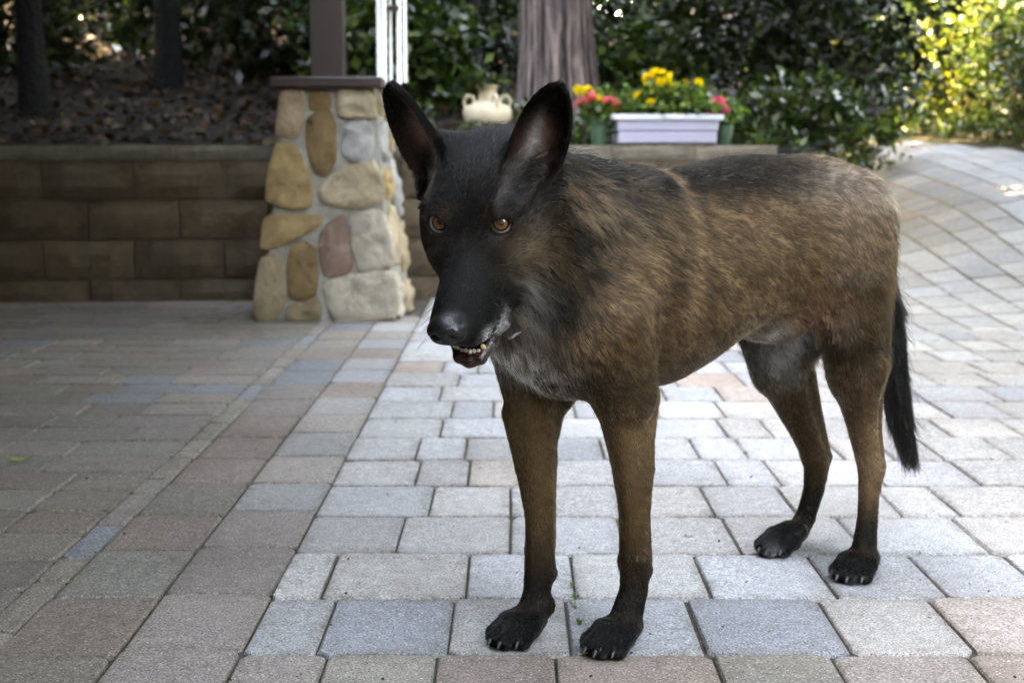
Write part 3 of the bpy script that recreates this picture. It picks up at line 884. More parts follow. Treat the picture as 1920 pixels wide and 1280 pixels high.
fw = link(bpy.data.objects.new('dark_undergrowth', leaves_mesh('dark_undergrowth', np.concatenate(P), 0.24, LEAF_DARK, rng))); tag(fw, kind='stuff')
# dry leaves on the bank, ivy and weeds at the wall top
n = 9000; rng = np.random.default_rng(5)
x = rng.uniform(-5, 1.2, n); y = 6.35 + rng.random(n) ** 1.3 * 4.5
pz_ = np.array(bank_z(x, y)) + 0.012 + 0.02 * rng.random(n)
kk = -((x - WALL_A.x) * wnor.x + (y - WALL_A.y) * wnor.y) > 0.36; x, y, pz_ = x[kk], y[kk], pz_[kk]
lt = link(bpy.data.objects.new('leaf_litter', leaves_mesh('leaf_litter', np.stack([x, y, pz_], 1), 0.055, LITTER, rng, 0.0, 0.55, 0.0))); tag(lt, kind='stuff')
n = 5200
x = rng.uniform(-0.75, 1.35, n); y = 6.62 + rng.random(n) * 1.5
pz_ = np.array(bank_z(x, y)) + 0.12 * rng.random(n) * (0.4 + 0.6 * np.sin(x * 9) ** 2)
kk = np.hypot(x - ray_at(914, 246, 7.35).x, (y - 7.2) * 0.8) > 0.30; x, y, pz_ = x[kk], y[kk], pz_[kk]
gc = link(bpy.data.objects.new('ground_cover', leaves_mesh('ground_cover', np.stack([x, y, pz_], 1), 0.045, LEAF_MID, rng, 0.3, 0.45, -0.5))); tag(gc, kind='stuff')
# verge weeds along the far edge of the drive
n = 5000
y = rng.uniform(8, 14.5, n); x = 2.70 + 0.194 * (13 - y) + 0.05 + 0.45 * rng.random(n) ** 1.5
pz_ = right_z(x, y) + 0.13 * rng.random(n)
vg = link(bpy.data.objects.new('verge_weeds', leaves_mesh('verge_weeds', np.stack([x, y, pz_], 1), 0.06, LEAF_MID, rng, 0.3, 0.3, -0.8))); tag(vg, kind='stuff')

# ------------------------------------------------------------------ clay jar
TERRA = simple_mat('pale_clay', (0.52, 0.42, 0.30), 0.8, 0.22, 12, 0.3, 0.3, 0.006)
jp = ray_at(914, 246, 7.35)
jar = empty('clay_jar', (jp.x, 7.35, jp.z)); tag(jar, 'cream clay jar with three looped handles and a flared neck on the planted bank', 'jar')
b = MB()
b.lathe([(0.055, 0), (0.095, 0.015), (0.122, 0.06), (0.125, 0.10), (0.110, 0.125), (0.065, 0.140), (0.048, 0.152), (0.042, 0.185), (0.050, 0.215), (0.066, 0.224), (0.062, 0.228), (0.044, 0.222), (0.036, 0.18)], 28)
b.build('body', TERRA, jar, True)
for a in (2.9, 5.15, 0.35):
    b = MB(); r0 = np.array([math.cos(a), math.sin(a), 0])
    pts = [r0 * 0.112 + np.array([0, 0, 0.112]), r0 * 0.125 + np.array([0, 0, 0.15]), r0 * 0.105 + np.array([0, 0, 0.178]), r0 * 0.075 + np.array([0, 0, 0.172]), r0 * 0.066 + np.array([0, 0, 0.138])]
    b.tube(pts, 0.0095, 8); b.build('handle', TERRA, jar, True)
rng = np.random.default_rng(3)
pc = clump_cloud(rng, (0, 0, 0.25), (0.09, 0.09, 0.025), 24, 12, 0.02)
link(bpy.data.objects.new('jar_plant', leaves_mesh('jar_plant', pc + np.array(jar.location), 0.04, LEAF_MID, rng)))
tag(bpy.data.objects['jar_plant'], 'small green plant growing in the mouth of the cream clay jar', 'plant')

# ------------------------------------------------------------------ planter box with flowers
wt = 0.668
PW = simple_mat('lilac_white_resin', (0.36, 0.34, 0.43), 0.5, 0.05, 8, 0.05, 0.4)
PWR = simple_mat('white_rim_resin', (0.56, 0.57, 0.63), 0.4, 0.03, 8, 0.05, 0.4)
GREENP = simple_mat('green_plastic', (0.045, 0.095, 0.055), 0.45, 0.1, 10, 0.05, 0.4)
pc0 = ray_at(1150, 274, 6.52); pc1 = ray_at(1342, 274, 6.60)
mid = (pc0 + pc1) * 0.5; LW = (pc1 - pc0).length
planter = empty('planter_box', (mid.x, 6.60, wt), WALL_ANG); tag(planter, 'long lilac white planter box with ribbed sides standing on the wall cap', 'planter')
for i in range(2):
    b = MB(); b.box((0, 0, 0.031 + i * 0.054), (LW * (0.94 + 0.03 * i), 0.15 + 0.006 * i, 0.050), 0, None, 0.006); b.build('side_panel', PW, planter)
b = MB(); b.box((0, 0, 0.058), (LW * 0.945, 0.138, 0.105)); b.build('liner', PW, planter)
b = MB(); b.box((0, -0.082, 0.122), (LW * 1.06, 0.022, 0.026), 0, None, 0.004); b.box((0, 0.082, 0.122), (LW * 1.06, 0.022, 0.026), 0, None, 0.004)
b.box((-LW * 0.51, 0, 0.122), (0.022, 0.142, 0.0255), 0, None, 0.004); b.box((LW * 0.51, 0, 0.122), (0.022, 0.142, 0.0255), 0, None, 0.004)
b.build('rim', PWR, planter)
b = MB(); b.box((0, 0, 0.112), (LW * 0.97, 0.13, 0.006)); b.build('soil', SOIL, planter)


def flower_mesh(name, col, r, npet, layers, mat):
    b = MB()
    for L_ in range(layers):
        k = 1 - 0.27 * L_
        for i in range(npet):
            a = 2 * math.pi * (i + 0.5 * L_) / npet; wa = math.pi / npet * 1.15
            z = 0.25 * r * L_
            b.add([(0, 0, z), (k * r * 0.7 * math.cos(a - wa), k * r * 0.7 * math.sin(a - wa), z + 0.12 * r), (k * r * math.cos(a), k * r * math.sin(a), z + 0.05 * r), (k * r * 0.7 * math.cos(a + wa), k * r * 0.7 * math.sin(a + wa), z + 0.12 * r)], [(0, 1, 2, 3)])
    return b.mesh(name, mat)


def petal_mat(name, col):
    m = NT(name); tr = m.n('ShaderNodeBsdfTranslucent'); tr.inputs[0].default_value = (*col, 1)
    mx = m.n('ShaderNodeMixShader'); mx.inputs[0].default_value = 0.35
    m.l(m.bsdf(col, 0.6), mx.inputs[1]); m.l(tr.outputs[0], mx.inputs[2]); return m.done(mx.outputs[0])


YEL = petal_mat('yellow_petal', (0.85, 0.62, 0.02)); PINK = petal_mat('pink_petal', (0.88, 0.13, 0.24)); PINK2 = petal_mat('coral_petal', (0.88, 0.17, 0.19))
STEM = simple_mat('green_stem', (0.06, 0.11, 0.025), 0.6)
LEAF_BED = leaf_mat('leaf_bedding', [(0.03, 0.07, 0.02), (0.07, 0.14, 0.035), (0.12, 0.20, 0.05), (0.24, 0.28, 0.06)], 0.4, 0.35)
FY = flower_mesh('flower', None, 0.028, 9, 3, YEL); FP = flower_mesh('flower', None, 0.032, 6, 3, PINK); FC = flower_mesh('flower', None, 0.031, 6, 3, PINK2)


def flowering_plant(name, label, loc, base_r, leaf_c, leaf_r, ncl, flowers, seed, group=None, leafsize=0.035):
    """flowers: (mesh, x, y, z) in the plant's space"""
    rng = np.random.default_rng(seed)
    t = empty(name, loc); tag(t, label, 'plant', group)
    P = clump_cloud(rng, leaf_c, leaf_r, ncl, 14, 0.028, 0.25); P = P[P[:, 2] > 0.004]
    link(bpy.data.objects.new('leaves', leaves_mesh('leaves', P, leafsize, LEAF_BED, rng, aspect=0.62)), t)
    sb = MB()
    for me_, x, y, z in flowers:
        sb.tube([(x * 0.25, y * 0.25, 0.0), (x * 0.75, y * 0.75, z * 0.55), (x, y, z)], 0.0028, 5)
    sb.build('stems', STEM, t)
    for me_, x, y, z in flowers:
        o = bpy.data.objects.new('flower', me_); o.location = (x, y, z)
        o.rotation_euler = (rng.uniform(0.3, 1.2), rng.uniform(-0.5, 0.5), rng.uniform(0, 6)); o.scale = [rng.uniform(0.8, 1.15)] * 3
        link(o, t)
    return t


def at_px(px, py, Y, o):
    p = ray_at(px, py, Y); return (p.x - o[0], p.y - o[1], p.z - o[2])


o = (ray_at(1235, 220, 6.58).x, 6.58, wt + 0.112)
flowering_plant('marigold_plant', 'bushy green plant with a head of yellow flowers filling the middle of the planter', o, 0.1, (0, 0, 0.075), (0.105, 0.055, 0.085), 62,
                [(FY, *at_px(px, py, 6.52 + 0.004 * i, o)) for i, (px, py) in enumerate([(1227, 137), (1241, 137), (1212, 145), (1213, 153), (1227, 148), (1238, 153), (1256, 144), (1251, 151), (1248, 160), (1259, 158), (1226, 169), (1284, 157), (1251, 171)])], 301)
o = (ray_at(1180, 220, 6.58).x, 6.58, wt + 0.112)
flowering_plant('bedding_plant', 'pale green leafy plant at the left end of the planter', o, 0.1, (0, 0, 0.05), (0.075, 0.06, 0.070), 40, [(FY, *at_px(1196, 180, 6.5, o)), (FY, *at_px(1220, 192, 6.5, o))], 302)
o = (ray_at(1305, 220, 6.58).x, 6.58, wt + 0.112)
flowering_plant('bedding_plant', 'green leafy plant at the right end of the planter beside the pink flowers', o, 0.1, (0, 0, 0.07), (0.085, 0.055, 0.085), 44, [(FY, *at_px(1310, 155, 6.6, o))], 303)


def pot(px0, px1, Yw, label):
    p0 = ray_at(px0, 274, Yw); p1 = ray_at(px1, 274, Yw); r = (p1.x - p0.x) / 2; cx = (p0.x + p1.x) / 2
    t = empty('flower_pot', (cx, Yw, wt)); tag(t, label, 'flower pot', 'green flower pots on the wall')
    b = MB(); b.lathe([(r * 0.80, 0.0), (r * 0.97, 0.085), (r * 0.97, 0.093), (r * 1.06, 0.094), (r * 1.06, 0.112), (r * 0.95, 0.112), (r * 0.9, 0.095)], 24); b.build('body', GREENP, t, True)
    b = MB(); b.lathe([(r * 0.9, 0.096), (0.001, 0.099)], 24); b.build('soil', SOIL, t)
    return cx, r


cx, r = pot(1106, 1139, 6.56, 'round green plastic pot left of the planter box')
o = (cx, 6.56, wt + 0.098)
fl = [(FC, *at_px(px, py, 6.5 + 0.01 * (i % 3), o)) for i, (px, py) in enumerate([(1083, 197), (1093, 190), (1104, 184), (1112, 187), (1108, 181), (1136, 190), (1146, 188), (1158, 197)])]
fl += [(FY, *at_px(px, py, 6.53, o)) for px, py in [(1102, 168), (1100, 175), (1122, 183), (1148, 195), (1141, 206), (1155, 209), (1085, 170)]]
flowering_plant('begonia_plant', 'plant with coral pink and yellow flowers growing in the left green pot', o, 0.05, (0, 0, 0.075), (0.085, 0.06, 0.065), 40, fl, 304)
cx, r = pot(1344, 1374, 6.66, 'round green plastic pot right of the planter box')
o = (cx, 6.66, wt + 0.098)
fl = [(FP, *at_px(px, py, 6.58 + 0.01 * (i % 3), o)) for i, (px, py) in enumerate([(1334, 190), (1344, 192), (1352, 198), (1358, 205), (1362, 212), (1330, 201), (1333, 211), (1332, 220), (1327, 217), (1350, 190), (1340, 204), (1310, 200)])]
flowering_plant('begonia_plant', 'plant with bright pink flowers growing in the right green pot', o, 0.05, (0, 0, 0.045), (0.055, 0.05, 0.05), 26, fl, 305)

# ------------------------------------------------------------------ wind chime
TUBEM = NT('white_tube'); TUBE = TUBEM.done(TUBEM.bsdf((0.82, 0.81, 0.78), 0.35, None, 0.5))
cy_ = 5.70
top = ray_at(735, -330, cy_)
chime = empty('wind_chime', (top.x, cy_, top.z)); tag(chime, 'wind chime of long white tubes hanging beside the stone pillar', 'wind chime')
ct = np.array(top)
b = MB(); b.lathe([(0.001, 0.02), (0.07, 0.012), (0.07, -0.012), (0.001, -0.02)], 20); b.build('disc', BROWNP, chime, True)
for px, w, yb, dy in [(711, 8, 160, 0.0), (721, 10, 180, -0.05), (733, 6, 155, 0.05), (749, 9, 158, 0.0), (760, 7, 155, 0.04)]:
    q = np.array(ray_at(px, yb, cy_ + dy)); r_ = w / 2700 * cy_ / 2
    q2 = np.array(ray_at(px, -200, cy_ + dy)); q2[0] = q[0]
    b = MB(); b.tube([q - ct, q2 - ct], r_, 14); b.build('tube', TUBE, chime, True)
    b = MB(); b.tube([q2 - ct, np.array([(q2 - ct)[0] * 0.8, (q2 - ct)[1] * 0.8, -0.012])], 0.0015, 4); b.build('cord', BROWNP, chime)
q = np.array(ray_at(733, 16, cy_)) - ct
b = MB(); b.lathe([(0.001, 0.008), (0.034, 0.008), (0.034, -0.008), (0.001, -0.008)], 18, tuple(q)); b.build('striker', BROWNP, chime, True)
b = MB(); b.tube([q, (0, 0, -0.01)], 0.0015, 4); b.build('cord', BROWNP, chime)
b = MB(); b.tube([(0, 0, 0.015), (0, 0, RZ - top.z + 0.01)], 0.002, 4); b.build('hanger', BROWNP, chime)

# ------------------------------------------------------------------ fallen leaves and joint weeds
def ground_pt(px, py):
    a, b_ = (px - 960) / 2700.0, (py - 640) / 2700.0
    t = CAM_H / (ST + b_ * CT)
    for _ in range(6):
        x_, y_ = a * t, (CT - b_ * ST) * t
        t = (CAM_H - float(drive_z(x_, y_)) - 0.004) / (ST + b_ * CT)
    return Vector((a * t, (CT - b_ * ST) * t, CAM_H + (-ST - b_ * CT) * t))


def fallen(px, py, size, col, label, rz, name='fallen_leaf'):
    m = bpy.data.materials.get('leaf_%d' % int(col[0] * 1000)) or simple_mat('leaf_%d' % int(col[0] * 1000), col, 0.5, 0.2, 40)
    b = MB(); n = 8
    V = [(size * (i / n - 0.5), s_ * size * 0.24 * math.sin(math.pi * min(1, i / n * 0.95 + 0.02)), 0.003 + 0.06 * size * abs(s_) + 0.12 * size * (i / n - 0.5) ** 2 * 4) for i in range(n + 1) for s_ in (-1, 0, 1)]
    F = []
    for i in range(n): F += [(i * 3, i * 3 + 3, i * 3 + 4, i * 3 + 1), (i * 3 + 1, i * 3 + 4, i * 3 + 5, i * 3 + 2)]
    b.add(V, F)
    ob = b.build(name, m, None, True); ob.location = ground_pt(px, py); ob.rotation_euler = (0, 0, rz)
    tag(ob, label, 'leaf', 'fallen leaves on the paving'); return ob


fallen(38, 866, 0.045, (0.22, 0.26, 0.03), 'yellow green leaf lying on the shaded paving at the far left', 0.1)
fallen(1097, 1228, 0.020, (0.36, 0.13, 0.02), 'tiny orange leaf at the toes of the dog\'s nearer front paw', 1.4)
fallen(1814, 492, 0.050, (0.50, 0.50, 0.25), 'pale yellow leaf on the driveway to the right of the dog', 0.4)
fallen(1685, 347, 0.10, (0.46, 0.45, 0.24), 'pale leaf lying highest on the driveway behind the dog\'s rump', 0.0)
fallen(1703, 414, 0.045, (0.40, 0.36, 0.15), 'small yellowish leaf in a driveway joint behind the dog\'s rump', 0.8)
fallen(560, 679, 0.030, (0.20, 0.09, 0.03), 'small brown leaf on the border pavers in front of the pillar', 0.6)
fallen(335, 758, 0.028, (0.20, 0.10, 0.03), 'small brown leaf in the shaded left paving', 0.9)
# weeds in the joints
rng = np.random.default_rng(8)
spots = [(1071, 1092), (1075, 1108), (1078, 1130), (1085, 1160), (1400, 845), (1733, 853), (1745, 842), (800, 665), (1720, 760), (1262, 870), (1640, 905), (1835, 940), (1290, 1000), (1820, 1090), (1166, 1231), (1440, 1180), (1010, 935)]
P = []
for px, py in spots:
    g_ = np.array(ground_pt(px, py)); P.append(g_ + rng.normal(0, 1, (9, 3)) * np.array([0.003, 0.006, 0.0]) + np.array([0, 0, -0.008]))
P = np.concatenate(P)
wd = link(bpy.data.objects.new('joint_weeds', leaves_mesh('joint_weeds', P, 0.009, LEAF_BED, rng, 0.3, 0.35, -1.2))); tag(wd, kind='stuff')
# scattered grit and bits of dry leaf in the joints
n = 450
py_ = 1.55 + 4.0 * rng.random(n) ** 1.4; px_ = (rng.random(n) - 0.5) * 0.8 * py_
bits = np.stack([px_, py_, np.full(n, 0.0015)], 1)
bt = link(bpy.data.objects.new('leaf_bits', leaves_mesh('leaf_bits', bits, 0.0055, LITTER, rng, 0.0, 0.6, 0.0))); tag(bt, kind='stuff')

# ------------------------------------------------------------------ names for repeats that only their place tells apart
ORD = ['leftmost', 'second from the left', 'third from the left', 'fourth from the left', 'fifth from the left', 'sixth from the left', 'seventh from the left', 'eighth from the left',
       'ninth from the left', 'tenth from the left', 'eleventh from the left', 'twelfth from the left', 'rightmost']


def by_place(group, text):
    obs = [o for o in scene.objects if o.get('group') == group and o.parent is None]
    obs.sort(key=lambda o: o.location.x / o.location.y)
    for i, o in enumerate(obs):
        o['label'] = text % (ORD[i] if i < len(obs) - 1 else 'rightmost')


by_place(US, '%s of the low dark bushes in the shade behind the wall')
by_place(HS, '%s of the leafy shrubs beyond the far driveway edge')
by_place(WOODS, '%s of the tall dark trees in the woods behind the wall')
by_place('dark trees leaning over the left wall', '%s of the added shade trees leaning over the left part of the wall')
# ================================================================== the dog
DOG_O = np.array([0.289, 2.05, 0.0])
DU = np.array([-0.737, -0.675, 0.0]); DU /= np.linalg.norm(DU)     # forwards
DV = np.array([0.675, -0.737, 0.0]); DV /= np.linalg.norm(DV)      # to the dog's left
DROT = np.stack([DU, DV, np.array([0, 0, 1.0])])                   # world -> dog frame
# head frame (rows n = towards the nose, s = dog's left, t = top of the head), in the dog frame
H_YAW, H_PIT = math.radians(20), math.radians(45)
_cy, _sy, _cp, _sp = math.cos(H_YAW), math.sin(H_YAW), math.cos(H_PIT), math.sin(H_PIT)
HW = np.array([[-_sy * _cp, -_cy * _cp, -_sp], [_cy, -_sy, 0], [-_sp * _sy, -_sp * _cy, _cp]])
HM = HW @ DROT.T                                                    # dog frame -> head axes (rows)
H_O = np.array([0.500, 0.042, 0.566])                               # midpoint between the eyes


def hp(n, s, t):
    return H_O + HM.T @ np.array([n, s, t], float)


def to_head(p):
    return (p - H_O) @ HM.T


def smin(a, b, k):
    h = np.maximum(k - np.abs(a - b), 0) / k
    return np.minimum(a, b) - h * h * k * 0.25


def sd_cone(p, a, b, r1, r2):
    a = np.asarray(a, float); b = np.asarray(b, float)
    ba = b - a; l2 = ba @ ba; rr = r1 - r2; a2 = l2 - rr * rr; il2 = 1.0 / l2
    pa = p - a; y = pa @ ba; z = y - l2
    q = pa * l2 - y[:, None] * ba
    x2 = np.einsum('ij,ij->i', q, q)
    y2 = y * y * l2; z2 = z * z * l2
    k = np.sign(rr) * rr * rr * x2
    c1 = np.sign(z) * a2 * z2 > k
    c2 = np.sign(y) * a2 * y2 < k
    d = (np.sqrt(np.maximum(x2 * a2 * il2, 0)) + y * rr) * il2 - r1
    d = np.where(c2, np.sqrt(x2 + y2) * il2 - r1, d)
    return np.where(c1, np.sqrt(x2 + z2) * il2 - r2, d)


def sd_ell(p, c, r):
    q = p - np.asarray(c, float); r = np.asarray(r, float)
    k0 = np.linalg.norm(q / r, axis=1); k1 = np.linalg.norm(q / (r * r), axis=1)
    return k0 * (k0 - 1.0) / np.maximum(k1, 1e-9)


def smooth_table(xs, ys, lo, hi, n=240, sig=4):
    x = np.linspace(lo, hi, n); y = np.interp(x, xs, ys)
    kx = np.arange(-3 * sig, 3 * sig + 1); kk = np.exp(-0.5 * (kx / sig) ** 2); kk /= kk.sum()
    return x, np.convolve(np.pad(y, 3 * sig, mode='edge'), kk, mode='valid')


TORSO = np.array([  # u, z top, z bottom, half width
    (-0.352, 0.550, 0.520, 0.012), (-0.330, 0.602, 0.455, 0.048), (-0.30, 0.631, 0.420, 0.068), (-0.26, 0.646, 0.400, 0.081),
    (-0.21, 0.648, 0.394, 0.090), (-0.15, 0.646, 0.398, 0.088), (-0.08, 0.648, 0.398, 0.085), (-0.02, 0.645, 0.380, 0.090),
    (0.05, 0.635, 0.352, 0.098), (0.12, 0.625, 0.333, 0.103), (0.20, 0.618, 0.336, 0.103), (0.26, 0.620, 0.348, 0.099),
    (0.31, 0.615, 0.362, 0.088), (0.35, 0.570, 0.385, 0.066), (0.385, 0.50, 0.42, 0.030), (0.40, 0.465, 0.455, 0.01)])
_tx, _tt = smooth_table(TORSO[:, 0], TORSO[:, 1], -0.39, 0.41)
_, _tb = smooth_table(TORSO[:, 0], TORSO[:, 2], -0.39, 0.41)
_, _tw = smooth_table(TORSO[:, 0], TORSO[:, 3], -0.39, 0.41)


def sd_torso(p):
    U = p[:, 0]
    top = np.interp(U, _tx, _tt); bot = np.interp(U, _tx, _tb); w = np.interp(U, _tx, _tw)
    a = np.maximum((top - bot) / 2, 0.006); zc = (top + bot) / 2
    ze = (p[:, 2] - zc) / a
    w = w * (1.0 - 0.10 * np.clip(ze, 0, 1) + 0.04 * np.clip(-ze, 0, 1))
    q = np.sqrt((np.abs(p[:, 1]) / np.maximum(w, 0.006)) ** 2 + ze ** 2)
    d = (q - 1.0) * np.minimum(a, np.maximum(w, 0.006)) * 0.9
    over = np.maximum(np.maximum(U - 0.40, -0.385 - U), 0)
    return d + over


MUZ = np.array([  # n, half width, top, bottom
    (-0.05, 0.042, 0.006, -0.074), (-0.02, 0.040, 0.004, -0.083), (0.01, 0.0395, -0.001, -0.094), (0.035, 0.0398, -0.008, -0.104), (0.06, 0.0388, -0.0125, -0.104),
    (0.085, 0.0362, -0.016, -0.095), (0.105, 0.0330, -0.018, -0.081), (0.12, 0.0298, -0.0205, -0.070), (0.128, 0.0235, -0.025, -0.058), (0.133, 0.008, -0.034, -0.046)])
_mx, _mw = smooth_table(MUZ[:, 0], MUZ[:, 1], -0.05, 0.134, 160, 3)
_, _mt = smooth_table(MUZ[:, 0], MUZ[:, 2], -0.05, 0.134, 160, 3)
_, _mb = smooth_table(MUZ[:, 0], MUZ[:, 3], -0.05, 0.134, 160, 3)


def sd_muzzle(q):
    N = q[:, 0]
    w = np.interp(N, _mx, _mw); tp = np.interp(N, _mx, _mt); bt = np.interp(N, _mx, _mb)
    a = (tp - bt) / 2; zc = (tp + bt) / 2
    ze = (q[:, 2] - zc) / a
    # narrow bridge, wide lips
    wz = w * (1.0 - 0.25 * np.clip(ze + 0.10, 0, 1.2) ** 1.0 + 0.05 * np.clip(-ze, 0, 1))
    e = np.where(ze < 0, 2.6 + 1.6 * np.clip(-ze * 3, 0, 1), 2.6)
    k = (np.abs(q[:, 1] / wz) ** e + np.abs(ze) ** e) ** (1 / e)
    d = (k - 1.0) * np.minimum(a, w) * 0.85
    return d + np.maximum(np.maximum(N - 0.133, -0.05 - N), 0)


EAR_AX = {}
for sgn in (1, -1):
    base = np.array([-0.088, 0.064 if sgn > 0 else -0.066, 0.018]); tip = np.array([-0.105, 0.115 if sgn > 0 else -0.090, 0.122 if sgn > 0 else 0.127])
    ax = tip - base; L = np.linalg.norm(ax); ax /= L
    fx = np.array([0.93, -0.20 if sgn > 0 else -0.30, 0.0]); fx = fx - ax * (fx @ ax); fx /= np.linalg.norm(fx)   # the way the cup opens
    sx = np.cross(ax, fx)
    EAR_AX[sgn] = (base, ax, fx, sx, L)


def ear_local(q, sgn):
    base, ax, fx, sx, L = EAR_AX[sgn]
    r = q - base
    return (r @ ax) / L, r @ fx, r @ sx


_ew_t = np.array([-0.25, -0.1, 0.0, 0.15, 0.3, 0.45, 0.6, 0.75, 0.87, 0.95, 1.0, 1.02])
_ew_w = np.array([0.006, 0.017, 0.0265, 0.0312, 0.0322, 0.031, 0.0285, 0.0240, 0.0185, 0.0125, 0.006, 0.002])


def sd_ear(q, sgn):
    tt, y, x = ear_local(q, sgn)
    w = np.interp(tt, _ew_t, _ew_w)
    cup = np.interp(tt, [-0.3, 0.0, 0.3, 0.7, 1.0], [0.030, 0.026, 0.018, 0.009, 0.003])
    xn = x / np.maximum(w, 0.003)
    yc = cup * (np.minimum(xn * xn, 1.6) - 0.75)
    th = np.interp(tt, [-0.2, 0.2, 1.0], [0.0055, 0.0042, 0.0036])
    slope = 2 * cup * np.minimum(np.abs(xn), 1.2) / np.maximum(w, 0.003)
    d1 = np.abs(y - yc) / np.sqrt(1 + slope * slope) - th
    d2 = (np.abs(x) - w) * 0.9
    d3 = np.maximum((tt - 1.02) * 0.14, (-0.22 - tt) * 0.14)
    m = -smin(-d1, -d2, 0.004)
    return -smin(-m, -d3, 0.004) - 0.0008


PRIM = []   # (group, kind, args, k, frame, lo, hi)


def prim_cone(g, a, b, r1, r2, k=0.02, head=False, sv=1.0):
    PRIM.append((g, 'cone', (np.asarray(a, float), np.asarray(b, float), r1, r2, sv), k, head))


def prim_chain(g, pts, k=0.012, head=False, sv=1.0):
    PRIM.append((g, 'chain', (np.array(pts, float), sv), k, head))


def prim_ell(g, c, r, k=0.02, head=False):
    PRIM.append((g, 'ell', (np.asarray(c, float), np.asarray(r, float)), k, head))


def prim_sub(g, c, r, k=0.004, head=True):
    PRIM.append((g, 'sub', (np.asarray(c, float), np.asarray(r, float)), k, head))


# trunk and neck
PRIM.append(('torso', 'torso', (), 0.02, False))
prim_chain('neck', [(0.10, 0.0, 0.525, 0.070), (0.20, 0.0, 0.534, 0.086), (0.30, 0.004, 0.552, 0.088), (0.40, 0.012, 0.580, 0.070)], 0.05)
prim_chain('neck', [(0.30, 0.0, 0.46, 0.080), (0.37, 0.008, 0.50, 0.072), (0.43, 0.02, 0.53, 0.058)], 0.05)
prim_cone('torso', (0.345, 0.0, 0.445), (0.30, 0.0, 0.40), 0.062, 0.055, 0.05)
for sg in (1, -1):
    # shoulder blade, upper arm
    prim_chain('torso', [(0.195, 0.050 * sg, 0.578, 0.028), (0.30, 0.083 * sg, 0.455, 0.036)], 0.045)
    prim_chain('torso', [(0.305, 0.074 * sg, 0.44, 0.043), (0.255, 0.068 * sg, 0.345, 0.040)], 0.03)
# near front leg, far front leg
prim_chain('fleg', [(0.262, 0.062, 0.405, 0.046), (0.249, 0.058, 0.330, 0.0365), (0.236, 0.056, 0.262, 0.0262), (0.224, 0.055, 0.188, 0.0205),
                    (0.219, 0.055, 0.116, 0.0222), (0.222, 0.055, 0.075, 0.0188), (0.238, 0.055, 0.036, 0.0225)], 0.014, sv=1.08)
prim_chain('fleg', [(0.318, -0.060, 0.40, 0.044), (0.306, -0.056, 0.312, 0.0320), (0.299, -0.055, 0.253, 0.0262), (0.291, -0.055, 0.171, 0.0198),
                    (0.290, -0.055, 0.100, 0.0210), (0.296, -0.055, 0.058, 0.0190), (0.306, -0.055, 0.030, 0.0225)], 0.014, sv=1.08)
for v_, du in ((0.056, 0.0), (-0.056, 0.062)):
    sg = 1 if v_ > 0 else -1
    prim_chain('fleg', [(0.226 + du, v_ + 0.004 * sg, 0.315, 0.0240), (0.216 + du, v_ + 0.004 * sg, 0.24, 0.0175), (0.210 + du * 1.02, v_, 0.165, 0.0090), (0.206 + du * 1.05, v_, 0.125, 0.0080)], 0.008)   # flexor muscle and tendon
    prim_chain('fleg', [(0.262 + du, v_ + 0.010 * sg, 0.310, 0.0190), (0.247 + du, v_ + 0.008 * sg, 0.235, 0.0135), (0.234 + du, v_ + 0.003 * sg, 0.160, 0.0085)], 0.007)
    prim_ell('fleg', (0.226 + du * 1.06, v_ + 0.014 * sg, 0.118), (0.010, 0.008, 0.014), 0.006)
    prim_ell('fleg', (0.226 + du * 1.06, v_ - 0.014 * sg, 0.114), (0.010, 0.008, 0.014), 0.006)
for v_, o_ in ((0.086, (0.0, 0.0)), (-0.080, (-0.070, -0.008))):
    sg = 1 if v_ > 0 else -1
    prim_chain('hleg', [(-0.232 + o_[0] * 0.6, v_ + 0.012 * sg, 0.330, 0.0240), (-0.246 + o_[0] * 0.85, v_ + 0.009 * sg, 0.265, 0.0140), (-0.262 + o_[0], v_ + 0.006 * sg, 0.205, 0.0080)], 0.008)
    prim_ell('hleg', (-0.279 + o_[0] * 1.2, v_ + 0.012 * sg, 0.166 + o_[1] * 2), (0.011, 0.007, 0.013), 0.006)
prim_cone('fleg', (0.208, 0.058, 0.335), (0.212, 0.058, 0.300), 0.018, 0.010, 0.02)      # point of the elbow
prim_cone('fleg', (0.262, -0.058, 0.315), (0.268, -0.058, 0.285), 0.016, 0.010, 0.02)
prim_ell('fleg', (0.199, 0.055, 0.098), (0.008, 0.009, 0.010), 0.012)                      # carpal pads
prim_ell('fleg', (0.270, -0.055, 0.083), (0.008, 0.009, 0.009), 0.014)
prim_ell('fleg', (0.290, -0.036, 0.046), (0.008, 0.007, 0.012), 0.010)                     # dew claw lump
